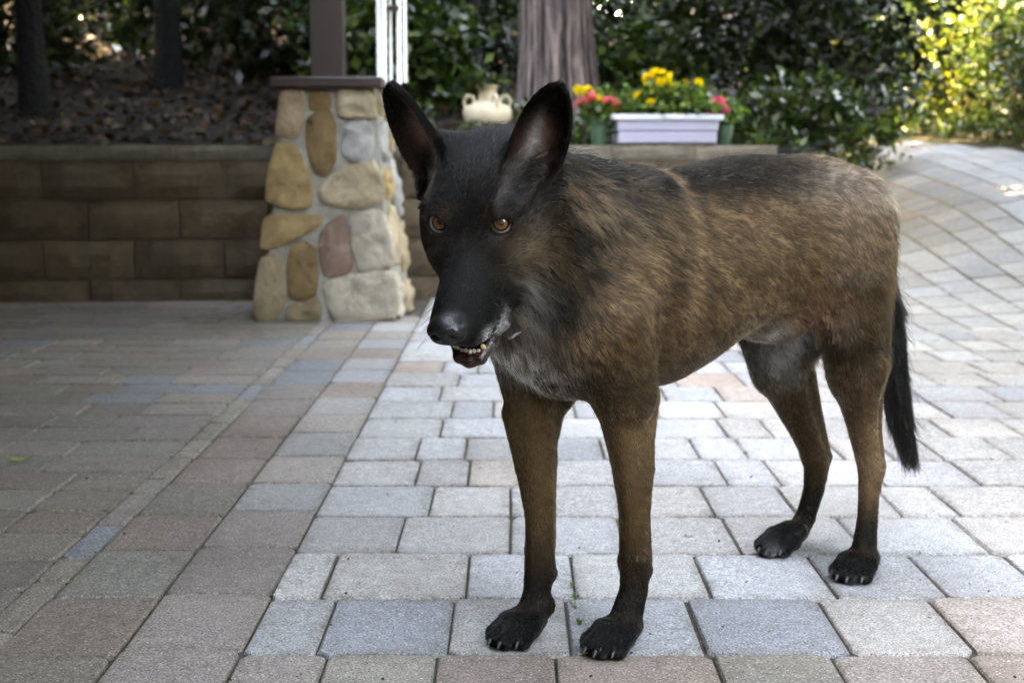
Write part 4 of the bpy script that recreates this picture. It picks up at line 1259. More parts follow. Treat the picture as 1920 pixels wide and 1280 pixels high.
# haunches
prim_chain('thigh', [(-0.235, 0.060, 0.560, 0.066), (-0.215, 0.076, 0.46, 0.062), (-0.205, 0.088, 0.385, 0.044), (-0.222, 0.088, 0.320, 0.036)], 0.035)
prim_chain('thigh', [(-0.272, 0.056, 0.545, 0.052), (-0.262, 0.072, 0.44, 0.044), (-0.262, 0.084, 0.340, 0.031)], 0.035)
prim_chain('thigh', [(-0.235, -0.060, 0.560, 0.066), (-0.225, -0.074, 0.46, 0.062), (-0.232, -0.080, 0.37, 0.047), (-0.255, -0.080, 0.305, 0.040)], 0.035)
prim_chain('thigh', [(-0.272, -0.056, 0.545, 0.052), (-0.300, -0.070, 0.44, 0.048), (-0.315, -0.080, 0.340, 0.036)], 0.035)
prim_chain('hleg', [(-0.222, 0.088, 0.325, 0.037), (-0.240, 0.087, 0.272, 0.0275), (-0.256, 0.085, 0.228, 0.0215), (-0.280, 0.085, 0.170, 0.0200), (-0.279, 0.085, 0.133, 0.0168),
                    (-0.277, 0.085, 0.083, 0.0165), (-0.270, 0.085, 0.040, 0.0205)], 0.014, sv=1.1)
prim_chain('hleg', [(-0.258, 0.085, 0.325, 0.030), (-0.288, 0.085, 0.235, 0.0105), (-0.299, 0.085, 0.170, 0.0115), (-0.287, 0.085, 0.140, 0.010)], 0.012)
prim_chain('hleg', [(-0.270, -0.080, 0.300, 0.042), (-0.308, -0.080, 0.233, 0.0275), (-0.342, -0.080, 0.185, 0.0225), (-0.370, -0.080, 0.142, 0.0210), (-0.367, -0.080, 0.092, 0.0178),
                    (-0.346, -0.080, 0.048, 0.0170), (-0.325, -0.080, 0.028, 0.0190)], 0.014, sv=1.1)
prim_chain('hleg', [(-0.315, -0.080, 0.290, 0.028), (-0.372, -0.080, 0.200, 0.012), (-0.395, -0.080, 0.144, 0.0120), (-0.382, -0.080, 0.110, 0.010)], 0.012)
# groin and sheath
prim_chain('torso', [(-0.10, 0.0, 0.405, 0.030), (-0.155, 0.0, 0.395, 0.028), (-0.19, 0.0, 0.415, 0.020)], 0.025)
prim_chain('torso', [(-0.10, 0.010, 0.402, 0.016), (-0.14, 0.016, 0.388, 0.016), (-0.16, 0.018, 0.390, 0.012)], 0.016)
# tail
prim_chain('tail', [(-0.325, 0.0, 0.580, 0.024), (-0.370, 0.010, 0.50, 0.020), (-0.408, 0.024, 0.40, 0.019), (-0.418, 0.030, 0.30, 0.018), (-0.438, 0.036, 0.215, 0.015), (-0.462, 0.040, 0.150, 0.008)], 0.02)

# paws
TOES = []


def paw(b, ang, reach, spread=1.0, g='paw'):
    b = np.asarray(b, float)
    f = np.array([math.cos(ang), math.sin(ang), 0]); l = np.array([-math.sin(ang), math.cos(ang), 0])
    prim_ell(g, b + f * 0.022 + np.array([0, 0, 0.016]), (0.024, 0.024, 0.016), 0.012)
    for j in (-1.5, -0.5, 0.5, 1.5):
        out = abs(j) - 0.5
        kn = b + f * (reach * 0.50 - 0.008 * out) + l * (0.0135 * j * spread) + np.array([0, 0, 0.030 - 0.004 * out])
        tp = b + f * (reach * 0.90 - 0.015 * out) + l * (0.0165 * j * spread) + np.array([0, 0, 0.0135])
        rt = b + f * 0.004 + l * (0.008 * j) + np.array([0, 0, 0.032])
        prim_chain(g, [(*rt, 0.013), (*kn, 0.0125), (*tp, 0.0120)], 0.006)
        d = f * 1.0 + l * 0.10 * j
        TOES.append((tp, d / np.linalg.norm(d)))


paw((0.233, 0.055, 0.0), 0.05, 0.070)
paw((0.303, -0.055, 0.0), 0.08, 0.070)
paw((-0.275, 0.085, 0.0), 0.10, 0.066, 0.95)
paw((-0.318, -0.080, 0.0), 0.0, 0.082, 0.92)

# head
prim_ell('head', (-0.070, 0, -0.014), (0.078, 0.0565, 0.046), 0.02, True)
prim_cone('head', (-0.115, 0, -0.012), (-0.055, 0, 0.003), 0.028, 0.026, 0.02, True)
for sg in (1, -1):
    prim_cone('head', (-0.070, 0.026 * sg, 0.003), (-0.024, 0.0255 * sg, 0.0005), 0.026, 0.0185, 0.014, True)   # brows
    prim_cone('head', (-0.020, 0.030 * sg, 0.009), (-0.030, 0.045 * sg, 0.004), 0.0080, 0.0085, 0.012, True)
    prim_ell('head', (-0.052, 0.050 * sg, -0.038), (0.055, 0.030, 0.044), 0.025, True)                            # cheeks
    prim_cone('head', (0.012, 0.033 * sg, -0.030), (-0.045, 0.054 * sg, -0.024), 0.016, 0.016, 0.02, True)         # zygomatic
    prim_cone('head', (-0.045, 0.040 * sg, -0.072), (0.020, 0.032 * sg, -0.080), 0.026, 0.014, 0.02, True)         # lips towards the corner
    prim_cone('head', (0.004, 0.040 * sg, -0.046), (-0.055, 0.056 * sg, -0.052), 0.0185, 0.024, 0.02, True)
    prim_cone('head', (-0.100, 0.046 * sg, -0.004), (-0.112, 0.062 * sg, 0.022), 0.030, 0.017, 0.022, True)         # ear roots
for sg in (1, -1):
    prim_cone('neck', (-0.100, 0.048 * sg, -0.010), (-0.120, 0.052 * sg, -0.075), 0.036, 0.044, 0.03, True)
PRIM.append(('muzzle', 'muz', (), 0.018, True))
prim_ell('nose', (0.126, 0, -0.0300), (0.0155, 0.0210, 0.0145), 0.006, True)
for sg in (1, -1):
    prim_ell('nose', (0.1275, 0.0135 * sg, -0.0325), (0.0110, 0.0090, 0.0105), 0.005, True)
prim_chain('neck', [(-0.075, 0, -0.035, 0.052), (-0.125, 0, -0.055, 0.064)], 0.04, True)
prim_chain('neck', [(-0.06, 0, -0.075, 0.040), (-0.115, 0, -0.115, 0.055)], 0.04, True)
# lower jaw and its lip
prim_chain('jaw', [(-0.055, 0, -0.082, 0.034), (0.010, 0, -0.102, 0.024), (0.070, 0, -0.1155, 0.0150), (0.098, 0, -0.1185, 0.0120)], 0.012, True)
for sg in (1, -1):
    prim_chain('jaw', [(0.030, 0.030 * sg, -0.096, 0.0095), (0.060, 0.0265 * sg, -0.103, 0.0085), (0.086, 0.0210 * sg, -0.1085, 0.0080), (0.1045, 0.0130 * sg, -0.1120, 0.0078), (0.109, 0.0, -0.1130, 0.0074)], 0.006, True)
    # lip fold at the corner of the mouth
    prim_chain('jaw', [(0.048, 0.0340 * sg, -0.092, 0.0070), (0.060, 0.0335 * sg, -0.102, 0.0065), (0.050, 0.032 * sg, -0.109, 0.0072)], 0.006, True)
for sg in (1, -1):
    PRIM.append(('ear', 'ear', (sg,), 0.010, True))
EYES = {1: np.array([-0.011, 0.0370, -0.0050]), -1: np.array([-0.011, -0.0375, -0.0050])}
for sg in (1, -1):
    e = EYES[sg]
    prim_ell('head', e + np.array([0.001, 0.0, -0.001]), (0.0145, 0.0175, 0.0160), 0.008, True)
    PRIM.append(('lid', 'eye', (sg,), 0.0025, True))
    prim_sub('nose', (0.1395, 0.0092 * sg, -0.0310), (0.0090, 0.0052, 0.0048), 0.003)
    prim_sub('nose', (0.1365, 0.0165 * sg, -0.0345), (0.0085, 0.0055, 0.0022), 0.003)
prim_sub('nose', (0.1430, 0.0, -0.0400), (0.006, 0.0010, 0.014), 0.002)


def prim_eval(pr, p):
    g, kind, args, k, head = pr
    q = to_head(p) if head else p
    if kind == 'cone':
        a, b, r1, r2, sv = args
        if sv != 1.0:
            c = np.array([1, sv, 1.0]); return sd_cone(q * c, a * c, b * c, r1, r2) / sv
        return sd_cone(q, a, b, r1, r2)
    if kind == 'chain':
        pts, sv = args; c = np.array([1, sv, 1.0]); d = None
        q = q * c
        for a, b in zip(pts[:-1], pts[1:]):
            e = sd_cone(q, a[:3] * c, b[:3] * c, a[3], b[3])
            d = e if d is None else smin(d, e, 0.003)
        return d / sv
    if kind in ('ell', 'sub'): return sd_ell(q, *args)
    if kind == 'torso': return sd_torso(q)
    if kind == 'muz': return sd_muzzle(q)
    if kind == 'ear': return sd_ear(q, args[0])
    if kind == 'eye':
        e = EYES[args[0]]; r = q - e
        # almond opening seen along the eye axis
        ax = EYE_AX[args[0]]
        a1 = np.cross(ax, [0, 0, 1.0]); a1 /= np.linalg.norm(a1); a2 = np.cross(a1, ax)
        x = r @ a1 * args[0]; y = r @ a2; z = r @ ax
        yy = y + 0.03 * x
        d = np.sqrt((x / 0.0134) ** 2 + (np.where(yy > 0, yy / 0.0102, yy / 0.0104)) ** 2)
        dd = (d - 1.0) * 0.0080
        return np.maximum(dd, -(z + 0.006))
    raise ValueError(kind)


EYE_AX = {}
for sgn in (1, -1):
    a = np.array([0.78, 0.36 * sgn, 0.46]); EYE_AX[sgn] = a / np.linalg.norm(a)


def prim_box(pr):
    g, kind, args, k, head = pr
    if kind == 'cone':
        a, b, r1, r2, sv = args; m = max(r1, r2); lo = np.minimum(a, b) - m; hi = np.maximum(a, b) + m
    elif kind == 'chain':
        m = args[0][:, 3:4]; lo = (args[0][:, :3] - m).min(0); hi = (args[0][:, :3] + m).max(0)
    elif kind in ('ell', 'sub'): lo = args[0] - args[1]; hi = args[0] + args[1]
    elif kind == 'torso': lo = np.array([-0.40, -0.12, 0.30]); hi = np.array([0.42, 0.12, 0.67])
    elif kind == 'muz': lo = np.array([-0.06, -0.046, -0.115]); hi = np.array([0.14, 0.045, 0.015])
    elif kind == 'ear':
        lo = np.array([-0.16, -0.15, -0.03]); hi = np.array([-0.04, 0.15, 0.17])
    elif kind == 'eye': lo = EYES[args[0]] - 0.028; hi = EYES[args[0]] + 0.028
    if head:
        cs = np.array([[x, y, z] for x in (lo[0], hi[0]) for y in (lo[1], hi[1]) for z in (lo[2], hi[2])])
        cs = H_O + cs @ HM
        lo = cs.min(0); hi = cs.max(0)
    pad = 0.012 + k
    return lo - pad, hi + pad


def combine(pr, cur, d):
    k = pr[3]
    if pr[1] == 'sub': return -smin(-cur, d, k)
    if pr[1] == 'eye': return -smin(-cur, d, k)
    return smin(cur, d, k)


def dog_sdf(p):
    D = np.full(len(p), 0.08)
    for pr in PRIM:
        lo, hi = prim_box(pr)
        m = np.all((p > lo) & (p < hi), axis=1)
        if m.any(): D[m] = combine(pr, D[m], prim_eval(pr, p[m]))
    return D


def dog_groups(p):
    G = {}
    for pr in PRIM:
        if pr[1] in ('sub', 'eye'): continue
        lo, hi = prim_box(pr)
        m = np.all((p > lo - 0.03) & (p < hi + 0.03), axis=1)
        g = G.setdefault(pr[0], np.full(len(p), 0.2))
        if m.any(): g[m] = np.minimum(g[m], prim_eval(pr, p[m]))
    return G


def surface_nets(step):
    lo = np.array([-0.60, -0.20, -0.010]); hi = np.array([0.70, 0.24, 0.80])
    ax = [np.arange(lo[i], hi[i], step) for i in range(3)]
    D = np.full([len(a) for a in ax], 0.08, np.float32)
    for pr in PRIM:
        bl, bh = prim_box(pr)
        sl = [slice(max(np.searchsorted(ax[i], bl[i]), 0), np.searchsorted(ax[i], bh[i])) for i in range(3)]
        X, Y, Z = np.meshgrid(*[ax[i][sl[i]] for i in range(3)], indexing='ij')
        if X.size == 0: continue
        pts = np.stack([X.ravel(), Y.ravel(), Z.ravel()], 1)
        sub = D[sl[0], sl[1], sl[2]]
        D[sl[0], sl[1], sl[2]] = combine(pr, sub.ravel().astype(float), prim_eval(pr, pts)).reshape(sub.shape)
    ins = D < 0
    n = np.array(D.shape)
    c = [ins[i:n[0] - 1 + i, j:n[1] - 1 + j, k:n[2] - 1 + k] for i in (0, 1) for j in (0, 1) for k in (0, 1)]
    tot = sum(x.astype(np.int8) for x in c)
    act = (tot > 0) & (tot < 8)
    idx = np.argwhere(act)
    ids = np.full(act.shape, -1, np.int64); ids[act] = np.arange(len(idx))
    corners = np.array([(i, j, k) for i in (0, 1) for j in (0, 1) for k in (0, 1)])
    vals = np.stack([D[idx[:, 0] + a, idx[:, 1] + b, idx[:, 2] + cc] for a, b, cc in corners], 1)
    acc = np.zeros((len(idx), 3)); cnt = np.zeros(len(idx))
    for a in range(8):
        for b in range(a + 1, 8):
            if np.abs(corners[a] - corners[b]).sum() != 1: continue
            va, vb = vals[:, a], vals[:, b]
            m = (va < 0) != (vb < 0)
            t = np.where(m, va / np.where(m, va - vb, 1), 0)
            acc += np.where(m[:, None], corners[a] + t[:, None] * (corners[b] - corners[a]), 0); cnt += m
    V = lo + (idx + acc / cnt[:, None]) * step
    quads = []
    for axis in range(3):
        s0 = [slice(None)] * 3; s1 = [slice(None)] * 3
        s0[axis] = slice(0, -1); s1[axis] = slice(1, None)
        a, b = ins[tuple(s0)], ins[tuple(s1)]
        e = np.argwhere(a != b)
        o1, o2 = [i for i in range(3) if i != axis]
        e = e[(e[:, o1] > 0) & (e[:, o2] > 0) & (e[:, o1] < n[o1] - 1) & (e[:, o2] < n[o2] - 1)]
        flip = a[e[:, 0], e[:, 1], e[:, 2]]
        def cell(d1, d2):
            q = e.copy(); q[:, o1] -= d1; q[:, o2] -= d2
            return ids[q[:, 0], q[:, 1], q[:, 2]]
        q = np.stack([cell(1, 1), cell(0, 1), cell(0, 0), cell(1, 0)], 1)
        if axis == 1: flip = ~flip
        q = np.where(flip[:, None], q, q[:, ::-1])
        quads.append(q)
    return V, np.concatenate(quads)


def project(V, it=3, amt=1.0):
    for _ in range(it):
        d = dog_sdf(V); h = 0.0006
        g = np.stack([dog_sdf(V + np.eye(3)[i] * h) - dog_sdf(V - np.eye(3)[i] * h) for i in range(3)], 1) / (2 * h)
        gl = np.maximum(np.einsum('ij,ij->i', g, g), 0.15)
        stp = g * (d / gl)[:, None]
        ln = np.linalg.norm(stp, axis=1); stp *= (np.minimum(ln, 0.003) / np.maximum(ln, 1e-9))[:, None]
        V = V - amt * stp
    return V
def sst(x, a, b):
    t = np.clip((x - a) / (b - a), 0, 1); return t * t * (3 - 2 * t)


def gau(p, c, r):
    q = (p - np.asarray(c, float)) / np.asarray(r, float); return np.exp(-np.einsum('ij,ij->i', q, q))


GN = ['torso', 'neck', 'fleg', 'hleg', 'thigh', 'tail', 'paw', 'head', 'muzzle', 'nose', 'jaw', 'ear']


def weights(p):
    G = dog_groups(p)
    w = {g: np.exp(-np.clip(G[g], -0.02, 0.2) / 0.008) for g in GN}
    t = sum(w.values())
    return {g: w[g] / t for g in GN}


BLACK = np.array([0.0030, 0.0026, 0.0024]); DARK = np.array([0.014, 0.0095, 0.006]); BROWN = np.array([0.078, 0.043, 0.018])
TAN = np.array([0.31, 0.186, 0.098]); PALE = np.array([0.45, 0.34, 0.25]); SILVER = np.array([0.62, 0.60, 0.57])


def coat(p, w, n1, n2):
    """strand colour at points p of the dog frame; n1 slow mottling, n2 fine mottling, both 0..1"""
    U, V, Z = p[:, 0], p[:, 1], p[:, 2]
    def L(c, a, t):
        t = np.clip(t, 0, 1)[:, None]; return c * (1 - t) + np.asarray(a) * t
    # trunk: tan brown flanks under a black saddle
    c = np.tile(BROWN, (len(p), 1))
    c = L(c, TAN, 0.30 + 0.7 * (n1 - 0.40) + 0.35 * (n2 - 0.5))
    c = L(c, BLACK * 2.2, sst(Z, 0.560, 0.612) * 0.94 * sst(U, -0.27, -0.14))
    c = L(c, PALE, 0.55 * gau(p, (-0.29, 0.05, 0.60), (0.075, 0.12, 0.055)) * (0.5 + n2))
    c = L(c, PALE, 0.30 * gau(p, (-0.20, 0.07, 0.59), (0.10, 0.1, 0.045)) * (0.4 + n2))
    c = L(c, DARK, 0.5 * sst(0.44 - Z, 0.0, 0.09) * sst(U, -0.12, 0.02))
    # shoulder: pale fold behind the blade, dark stripe before it
    fold = U - (0.150 + 0.10 * (0.60 - Z))
    c = L(c, TAN * 1.15, 0.50 * np.exp(-(fold / 0.020) ** 2) * sst(Z, 0.34, 0.48) * sst(n1, 0.30, 0.70))
    c = L(c, BLACK, 0.60 * np.exp(-((fold - 0.038) / 0.026) ** 2) * sst(Z, 0.36, 0.45) * sst(n1, 0.2, 0.75))
    c = L(c, BLACK, 0.25 * np.exp(-((fold + 0.030) / 0.014) ** 2) * sst(Z, 0.36, 0.45) * n1 * 1.4)
    c = L(c, TAN, 0.75 * gau(p, (0.27, 0.10, 0.50), (0.045, 0.06, 0.06)) * (0.3 + n2))
    # thighs
    th = w['thigh']
    tc = L(np.tile(BROWN * 1.1, (len(p), 1)), DARK, 0.9 * sst(0.46 - Z, 0.0, 0.13) + 0.5 * (n1 - 0.5))
    tc = L(tc, TAN, 0.9 * sst(-U, 0.275, 0.31) * sst(0.50 - Z, 0, 0.06) * (0.4 + n2) * sst(V, 0.0, 0.05))
    c = L(c, tc, th * sst(0.55 - Z, 0.0, 0.10) * 1.1)
    c = L(c, np.array([0.42, 0.22, 0.14]), 0.9 * gau(p, (-0.165, 0.035, 0.425), (0.035, 0.05, 0.035)))
    c = L(c, SILVER * 0.7, 0.7 * gau(p, (-0.105, 0.02, 0.388), (0.028, 0.04, 0.018)) * (0.4 + n2))
    c = L(c, SILVER * 0.9, 1.0 * gau(p, (-0.235, -0.040, 0.345), (0.05, 0.032, 0.055)) * (0.4 + n2))
    # neck: black with tan and silver streaks
    nk = L(np.tile(DARK, (len(p), 1)), TAN, 1.35 * (n1 - 0.38) + 0.5 * (n2 - 0.5))
    nk = L(nk, BLACK, 0.9 * sst(Z, 0.60, 0.66))
    nk = L(nk, BLACK, 0.85 * sst(U, 0.345, 0.40) * sst(1 - n1, 0.25, 0.55))
    c = L(c, nk, np.clip(w['neck'] * 1.1, 0, 1) * sst(U, 0.20, 0.28))
    # chest: silver bib, black to the left of it
    bib = gau(p, (0.375, -0.012, 0.390), (0.060, 0.050, 0.058))
    c = L(c, BLACK, 0.9 * gau(p, (0.31, 0.035, 0.375), (0.045, 0.035, 0.04)))
    c = L(c, SILVER * 0.95, bib * 1.6 * sst(n2, 0.30, 0.62))
    c = L(c, SILVER * 1.15, 1.2 * gau(p, (0.455, 0.082, 0.470), (0.032, 0.032, 0.034)) * (0.35 + n2))
    # legs
    lg = np.clip(w['fleg'] * 1.2, 0, 1)
    fc = L(np.tile(BROWN * 1.7, (len(p), 1)), TAN * 1.1, 0.55 * gau(p, (0.23, 0.09, 0.30), (0.05, 0.05, 0.06)) + 0.3 * (n1 - 0.5))
    fc = L(fc, DARK * 0.9, sst(0.19 - Z, 0.0, 0.12))
    fc = L(fc, BLACK, sst(0.065 - Z, 0.0, 0.03))
    c = L(c, fc, lg * sst(0.40 - Z, 0.0, 0.09))
    hc = L(np.tile(BROWN * 1.2, (len(p), 1)), TAN * 1.0, 0.75 * gau(p, (-0.262, 0.10, 0.19), (0.035, 0.03, 0.09)))
    hc = L(hc, DARK * 0.8, sst(0.15 - Z, 0.0, 0.08)); hc = L(hc, BLACK, sst(0.06 - Z, 0.0, 0.03))
    c = L(c, hc, w['hleg'] * 1.2)
    c = L(c, BLACK, w['paw'] * 1.3 * sst(0.07 - Z, 0, 0.02))
    c = L(c, SILVER * 0.6, 0.8 * gau(p, (-0.244, -0.070, 0.010), (0.010, 0.012, 0.010)))
    c = L(c, BLACK, w['tail'] * 1.3 * sst(0.54 - Z, 0, 0.08))
    # head
    q = to_head(p); N, S, T = q[:, 0], q[:, 1], q[:, 2]
    hd = np.clip(w['head'] + w['muzzle'] + w['nose'] + w['jaw'] + w['ear'], 0, 1)
    k = np.tile(BLACK * 2.0, (len(p), 1)) * (0.5 + n2)[:, None]
    k = L(k, TAN * 0.8, 0.95 * gau(q, (-0.006, 0.050, -0.042), (0.026, 0.030, 0.026)) * (0.55 + n2 * 0.7))
    k = L(k, TAN * 0.5, 0.85 * gau(q, (-0.010, -0.050, -0.042), (0.028, 0.030, 0.030)) * (0.55 + n2 * 0.7))
    k = L(k, BROWN * 1.2, 0.7 * gau(q, (-0.035, 0.062, -0.062), (0.040, 0.030, 0.035)))
    k = L(k, DARK * 1.1, 0.6 * gau(q, (0.020, 0.0, -0.01), (0.02, 0.012, 0.02)))
    for sg in (1, -1):
        k = L(k, BROWN, 0.55 * gau(q, (-0.008, 0.028 * sg, 0.012), (0.012, 0.010, 0.008)))
    lip = sst(-T, 0.048 + 0.022 * sst(0.11 - N, 0, 0.04), 0.074 + 0.024 * sst(0.11 - N, 0, 0.04)) * sst(N, 0.045, 0.065)
    k = L(k, SILVER * 1.2, 1.05 * lip * sst(n2, 0.44, 0.62) * sst(0.128 - N, 0, 0.02))
    k = L(k, SILVER * 0.9, 0.55 * gau(q, (0.075, 0.036, -0.084), (0.020, 0.014, 0.012)) * sst(n2, 0.42, 0.62))
    k = L(k, PALE * 0.7, w['jaw'] * 0.6 * sst(-T, 0.120, 0.130))
    er = w['ear']
    k = L(k, BLACK * 0.9, er)
    for sg in (1, -1):
        tt, y, x = ear_local(q, sg)
        side = sst(S * sg, 0.02, 0.04)
        wv = np.interp(tt, _ew_t, _ew_w); cupv = np.interp(tt, [-0.3, 0.0, 0.3, 0.7, 1.0], [0.030, 0.026, 0.018, 0.009, 0.003])
        inner = er * side * sst(y - cupv * (np.minimum((x / np.maximum(wv, 0.003)) ** 2, 1.6) - 0.75), 0.0005, 0.003)
        k = L(k, np.array([0.62, 0.36, 0.28]), 1.0 * inner * gau(np.stack([tt, x, x * 0], 1), (0.22, -0.002 * sg, 0), (0.24, 0.017, 1)))
        k = L(k, SILVER * 1.4, 1.3 * inner * gau(np.stack([tt, x, x * 0], 1), (0.24, 0.018 if sg < 0 else -0.010, 0), (0.24, 0.007, 1)) * (0.3 + n2))
    c = L(c, k, np.clip(hd * 1.25, 0, 1))
    return c


def flow(p, w):
    """the way the coat lies, in the dog frame"""
    U, V, Z = p[:, 0], p[:, 1], p[:, 2]
    n = len(p)
    def vec(x, y, z): return np.stack([np.full(n, x) if np.isscalar(x) else x, np.full(n, y) if np.isscalar(y) else y, np.full(n, z) if np.isscalar(z) else z], 1)
    f = np.zeros((n, 3))
    f += w['torso'][:, None] * vec(-0.85, 0, -0.25 - 0.5 * sst(0.55 - Z, 0, 0.15))
    f += w['neck'][:, None] * vec(-0.75, 0, -0.75)
    f += w['fleg'][:, None] * vec(-0.30, 0, -1.0)
    f += w['hleg'][:, None] * vec(-0.25, 0, -1.0)
    f += w['thigh'][:, None] * vec(-0.55, 0, -0.85)
    f += w['tail'][:, None] * vec(-0.30, 0.05, -1.0)
    f += w['paw'][:, None] * vec(0.7, 0, -0.6)
    chest = gau(p, (0.38, 0.0, 0.42), (0.07, 0.09, 0.09))[:, None]
    f = f * (1 - chest * 0.8) + chest * vec(-0.1, 0.0, -1.0)
    q = to_head(p)
    N, S, T = q[:, 0], q[:, 1], q[:, 2]
    hf = np.stack([np.full(n, -1.0), 0.35 * np.sign(S) * sst(np.abs(S), 0.0, 0.03), -0.15 - 0.3 * sst(-T, 0.02, 0.06)], 1)
    hd = (w['head'] + w['muzzle'] + w['nose'] + w['jaw'])[:, None]
    f += hd * (hf @ HM)
    for sg in (1, -1):
        base, ax, fx, sx, Lr = EAR_AX[sg]
        side = (np.sign(S) == sg)[:, None]
        f += w['ear'][:, None] * side * (np.asarray(ax) @ HM)
    return f


FUR_LEN = {'torso': 0.0105, 'neck': 0.020, 'fleg': 0.006, 'hleg': 0.0055, 'thigh': 0.011, 'tail': 0.026, 'paw': 0.006, 'head': 0.0048, 'muzzle': 0.0032, 'nose': 0.0, 'jaw': 0.004, 'ear': 0.0060}


def skin_material():
    m = NT('dog_skin')
    a = m.n('ShaderNodeAttribute', attribute_name='coat_colour')
    wet = m.n('ShaderNodeAttribute', attribute_name='wet')
    co = m.coords()
    fine = m.noise(co, 420, 3)
    col = m.mix(m.math('MULTIPLY', fine, 0.35), a.outputs['Color'], (0.005, 0.0045, 0.004))
    rough = m.math('SUBTRACT', 0.62, m.math('MULTIPLY', wet.outputs['Fac'], 0.36))
    v = m.n('ShaderNodeTexVoronoi'); v.inputs['Scale'].default_value = 520; m.l(co, v.inputs['Vector'])
    nb = m.bump(v.outputs['Distance'], 0.35, 0.0012)
    sh = m.bsdf(col, rough, nb, 0.45)
    pb = sh.node; m.l(m.math('ADD', 0.08, m.math('MULTIPLY', wet.outputs['Fac'], 0.45)), pb.inputs['Specular IOR Level'])
    return m.done(sh)


def hair_material(name='dog_hair', rough=0.22, attr=True, col=(0.02, 0.018, 0.016)):
    m = NT(name)
    h = m.n('ShaderNodeBsdfHairPrincipled')
    h.parametrization = 'COLOR'
    if attr:
        a = m.n('ShaderNodeAttribute', attribute_name='strand_colour')
        m.l(a.outputs['Color'], h.inputs['Color'])
    else: h.inputs['Color'].default_value = (*col, 1)
    h.inputs['Roughness'].default_value = rough
    h.inputs['Radial Roughness'].default_value = 0.45
    h.inputs['Random Roughness'].default_value = 0.3
    h.inputs['IOR'].default_value = 1.42
    df = m.n('ShaderNodeBsdfDiffuse')
    if attr: m.l(a.outputs['Color'], df.inputs[0])
    else: df.inputs[0].default_value = (*col, 1)
    mx = m.n('ShaderNodeMixShader'); mx.inputs[0].default_value = 0.35
    m.l(h.outputs[0], mx.inputs[1]); m.l(df.outputs[0], mx.inputs[2])
    return m.done(mx.outputs[0])


def strands(name, P, rad, colr, parent, mat):
    """P: (n, k, 3) points of n strands, in the parent's space"""
    n, k = P.shape[:2]
    hc = bpy.data.hair_curves.new(name)
    hc.add_curves([k] * n)
    hc.attributes['position'].data.foreach_set('vector', np.ascontiguousarray(P, np.float32).ravel())
    ra = hc.attributes.get('radius') or hc.attributes.new('radius', 'FLOAT', 'POINT')
    ra.data.foreach_set('value', np.ascontiguousarray(rad, np.float32).ravel())
    if colr is not None:
        ca = hc.attributes.new('strand_colour', 'FLOAT_COLOR', 'CURVE')
        ca.data.foreach_set('color', np.concatenate([colr, np.ones((n, 1))], 1).astype(np.float32).ravel())
    hc.materials.append(mat)
    return link(bpy.data.objects.new(name, hc), parent)




def laplace(V, E, it, amt, mask=None):
    for _ in range(it):
        acc = np.zeros_like(V); cnt = np.zeros(len(V))
        for a, b in ((0, 1), (1, 0)):
            for i in range(3): acc[:, i] += np.bincount(E[:, a], V[E[:, b], i], len(V))
            cnt += np.bincount(E[:, a], minlength=len(V))
        d = acc / np.maximum(cnt, 1)[:, None] - V
        V = V + d * amt * (1.0 if mask is None else mask[:, None])
    return V


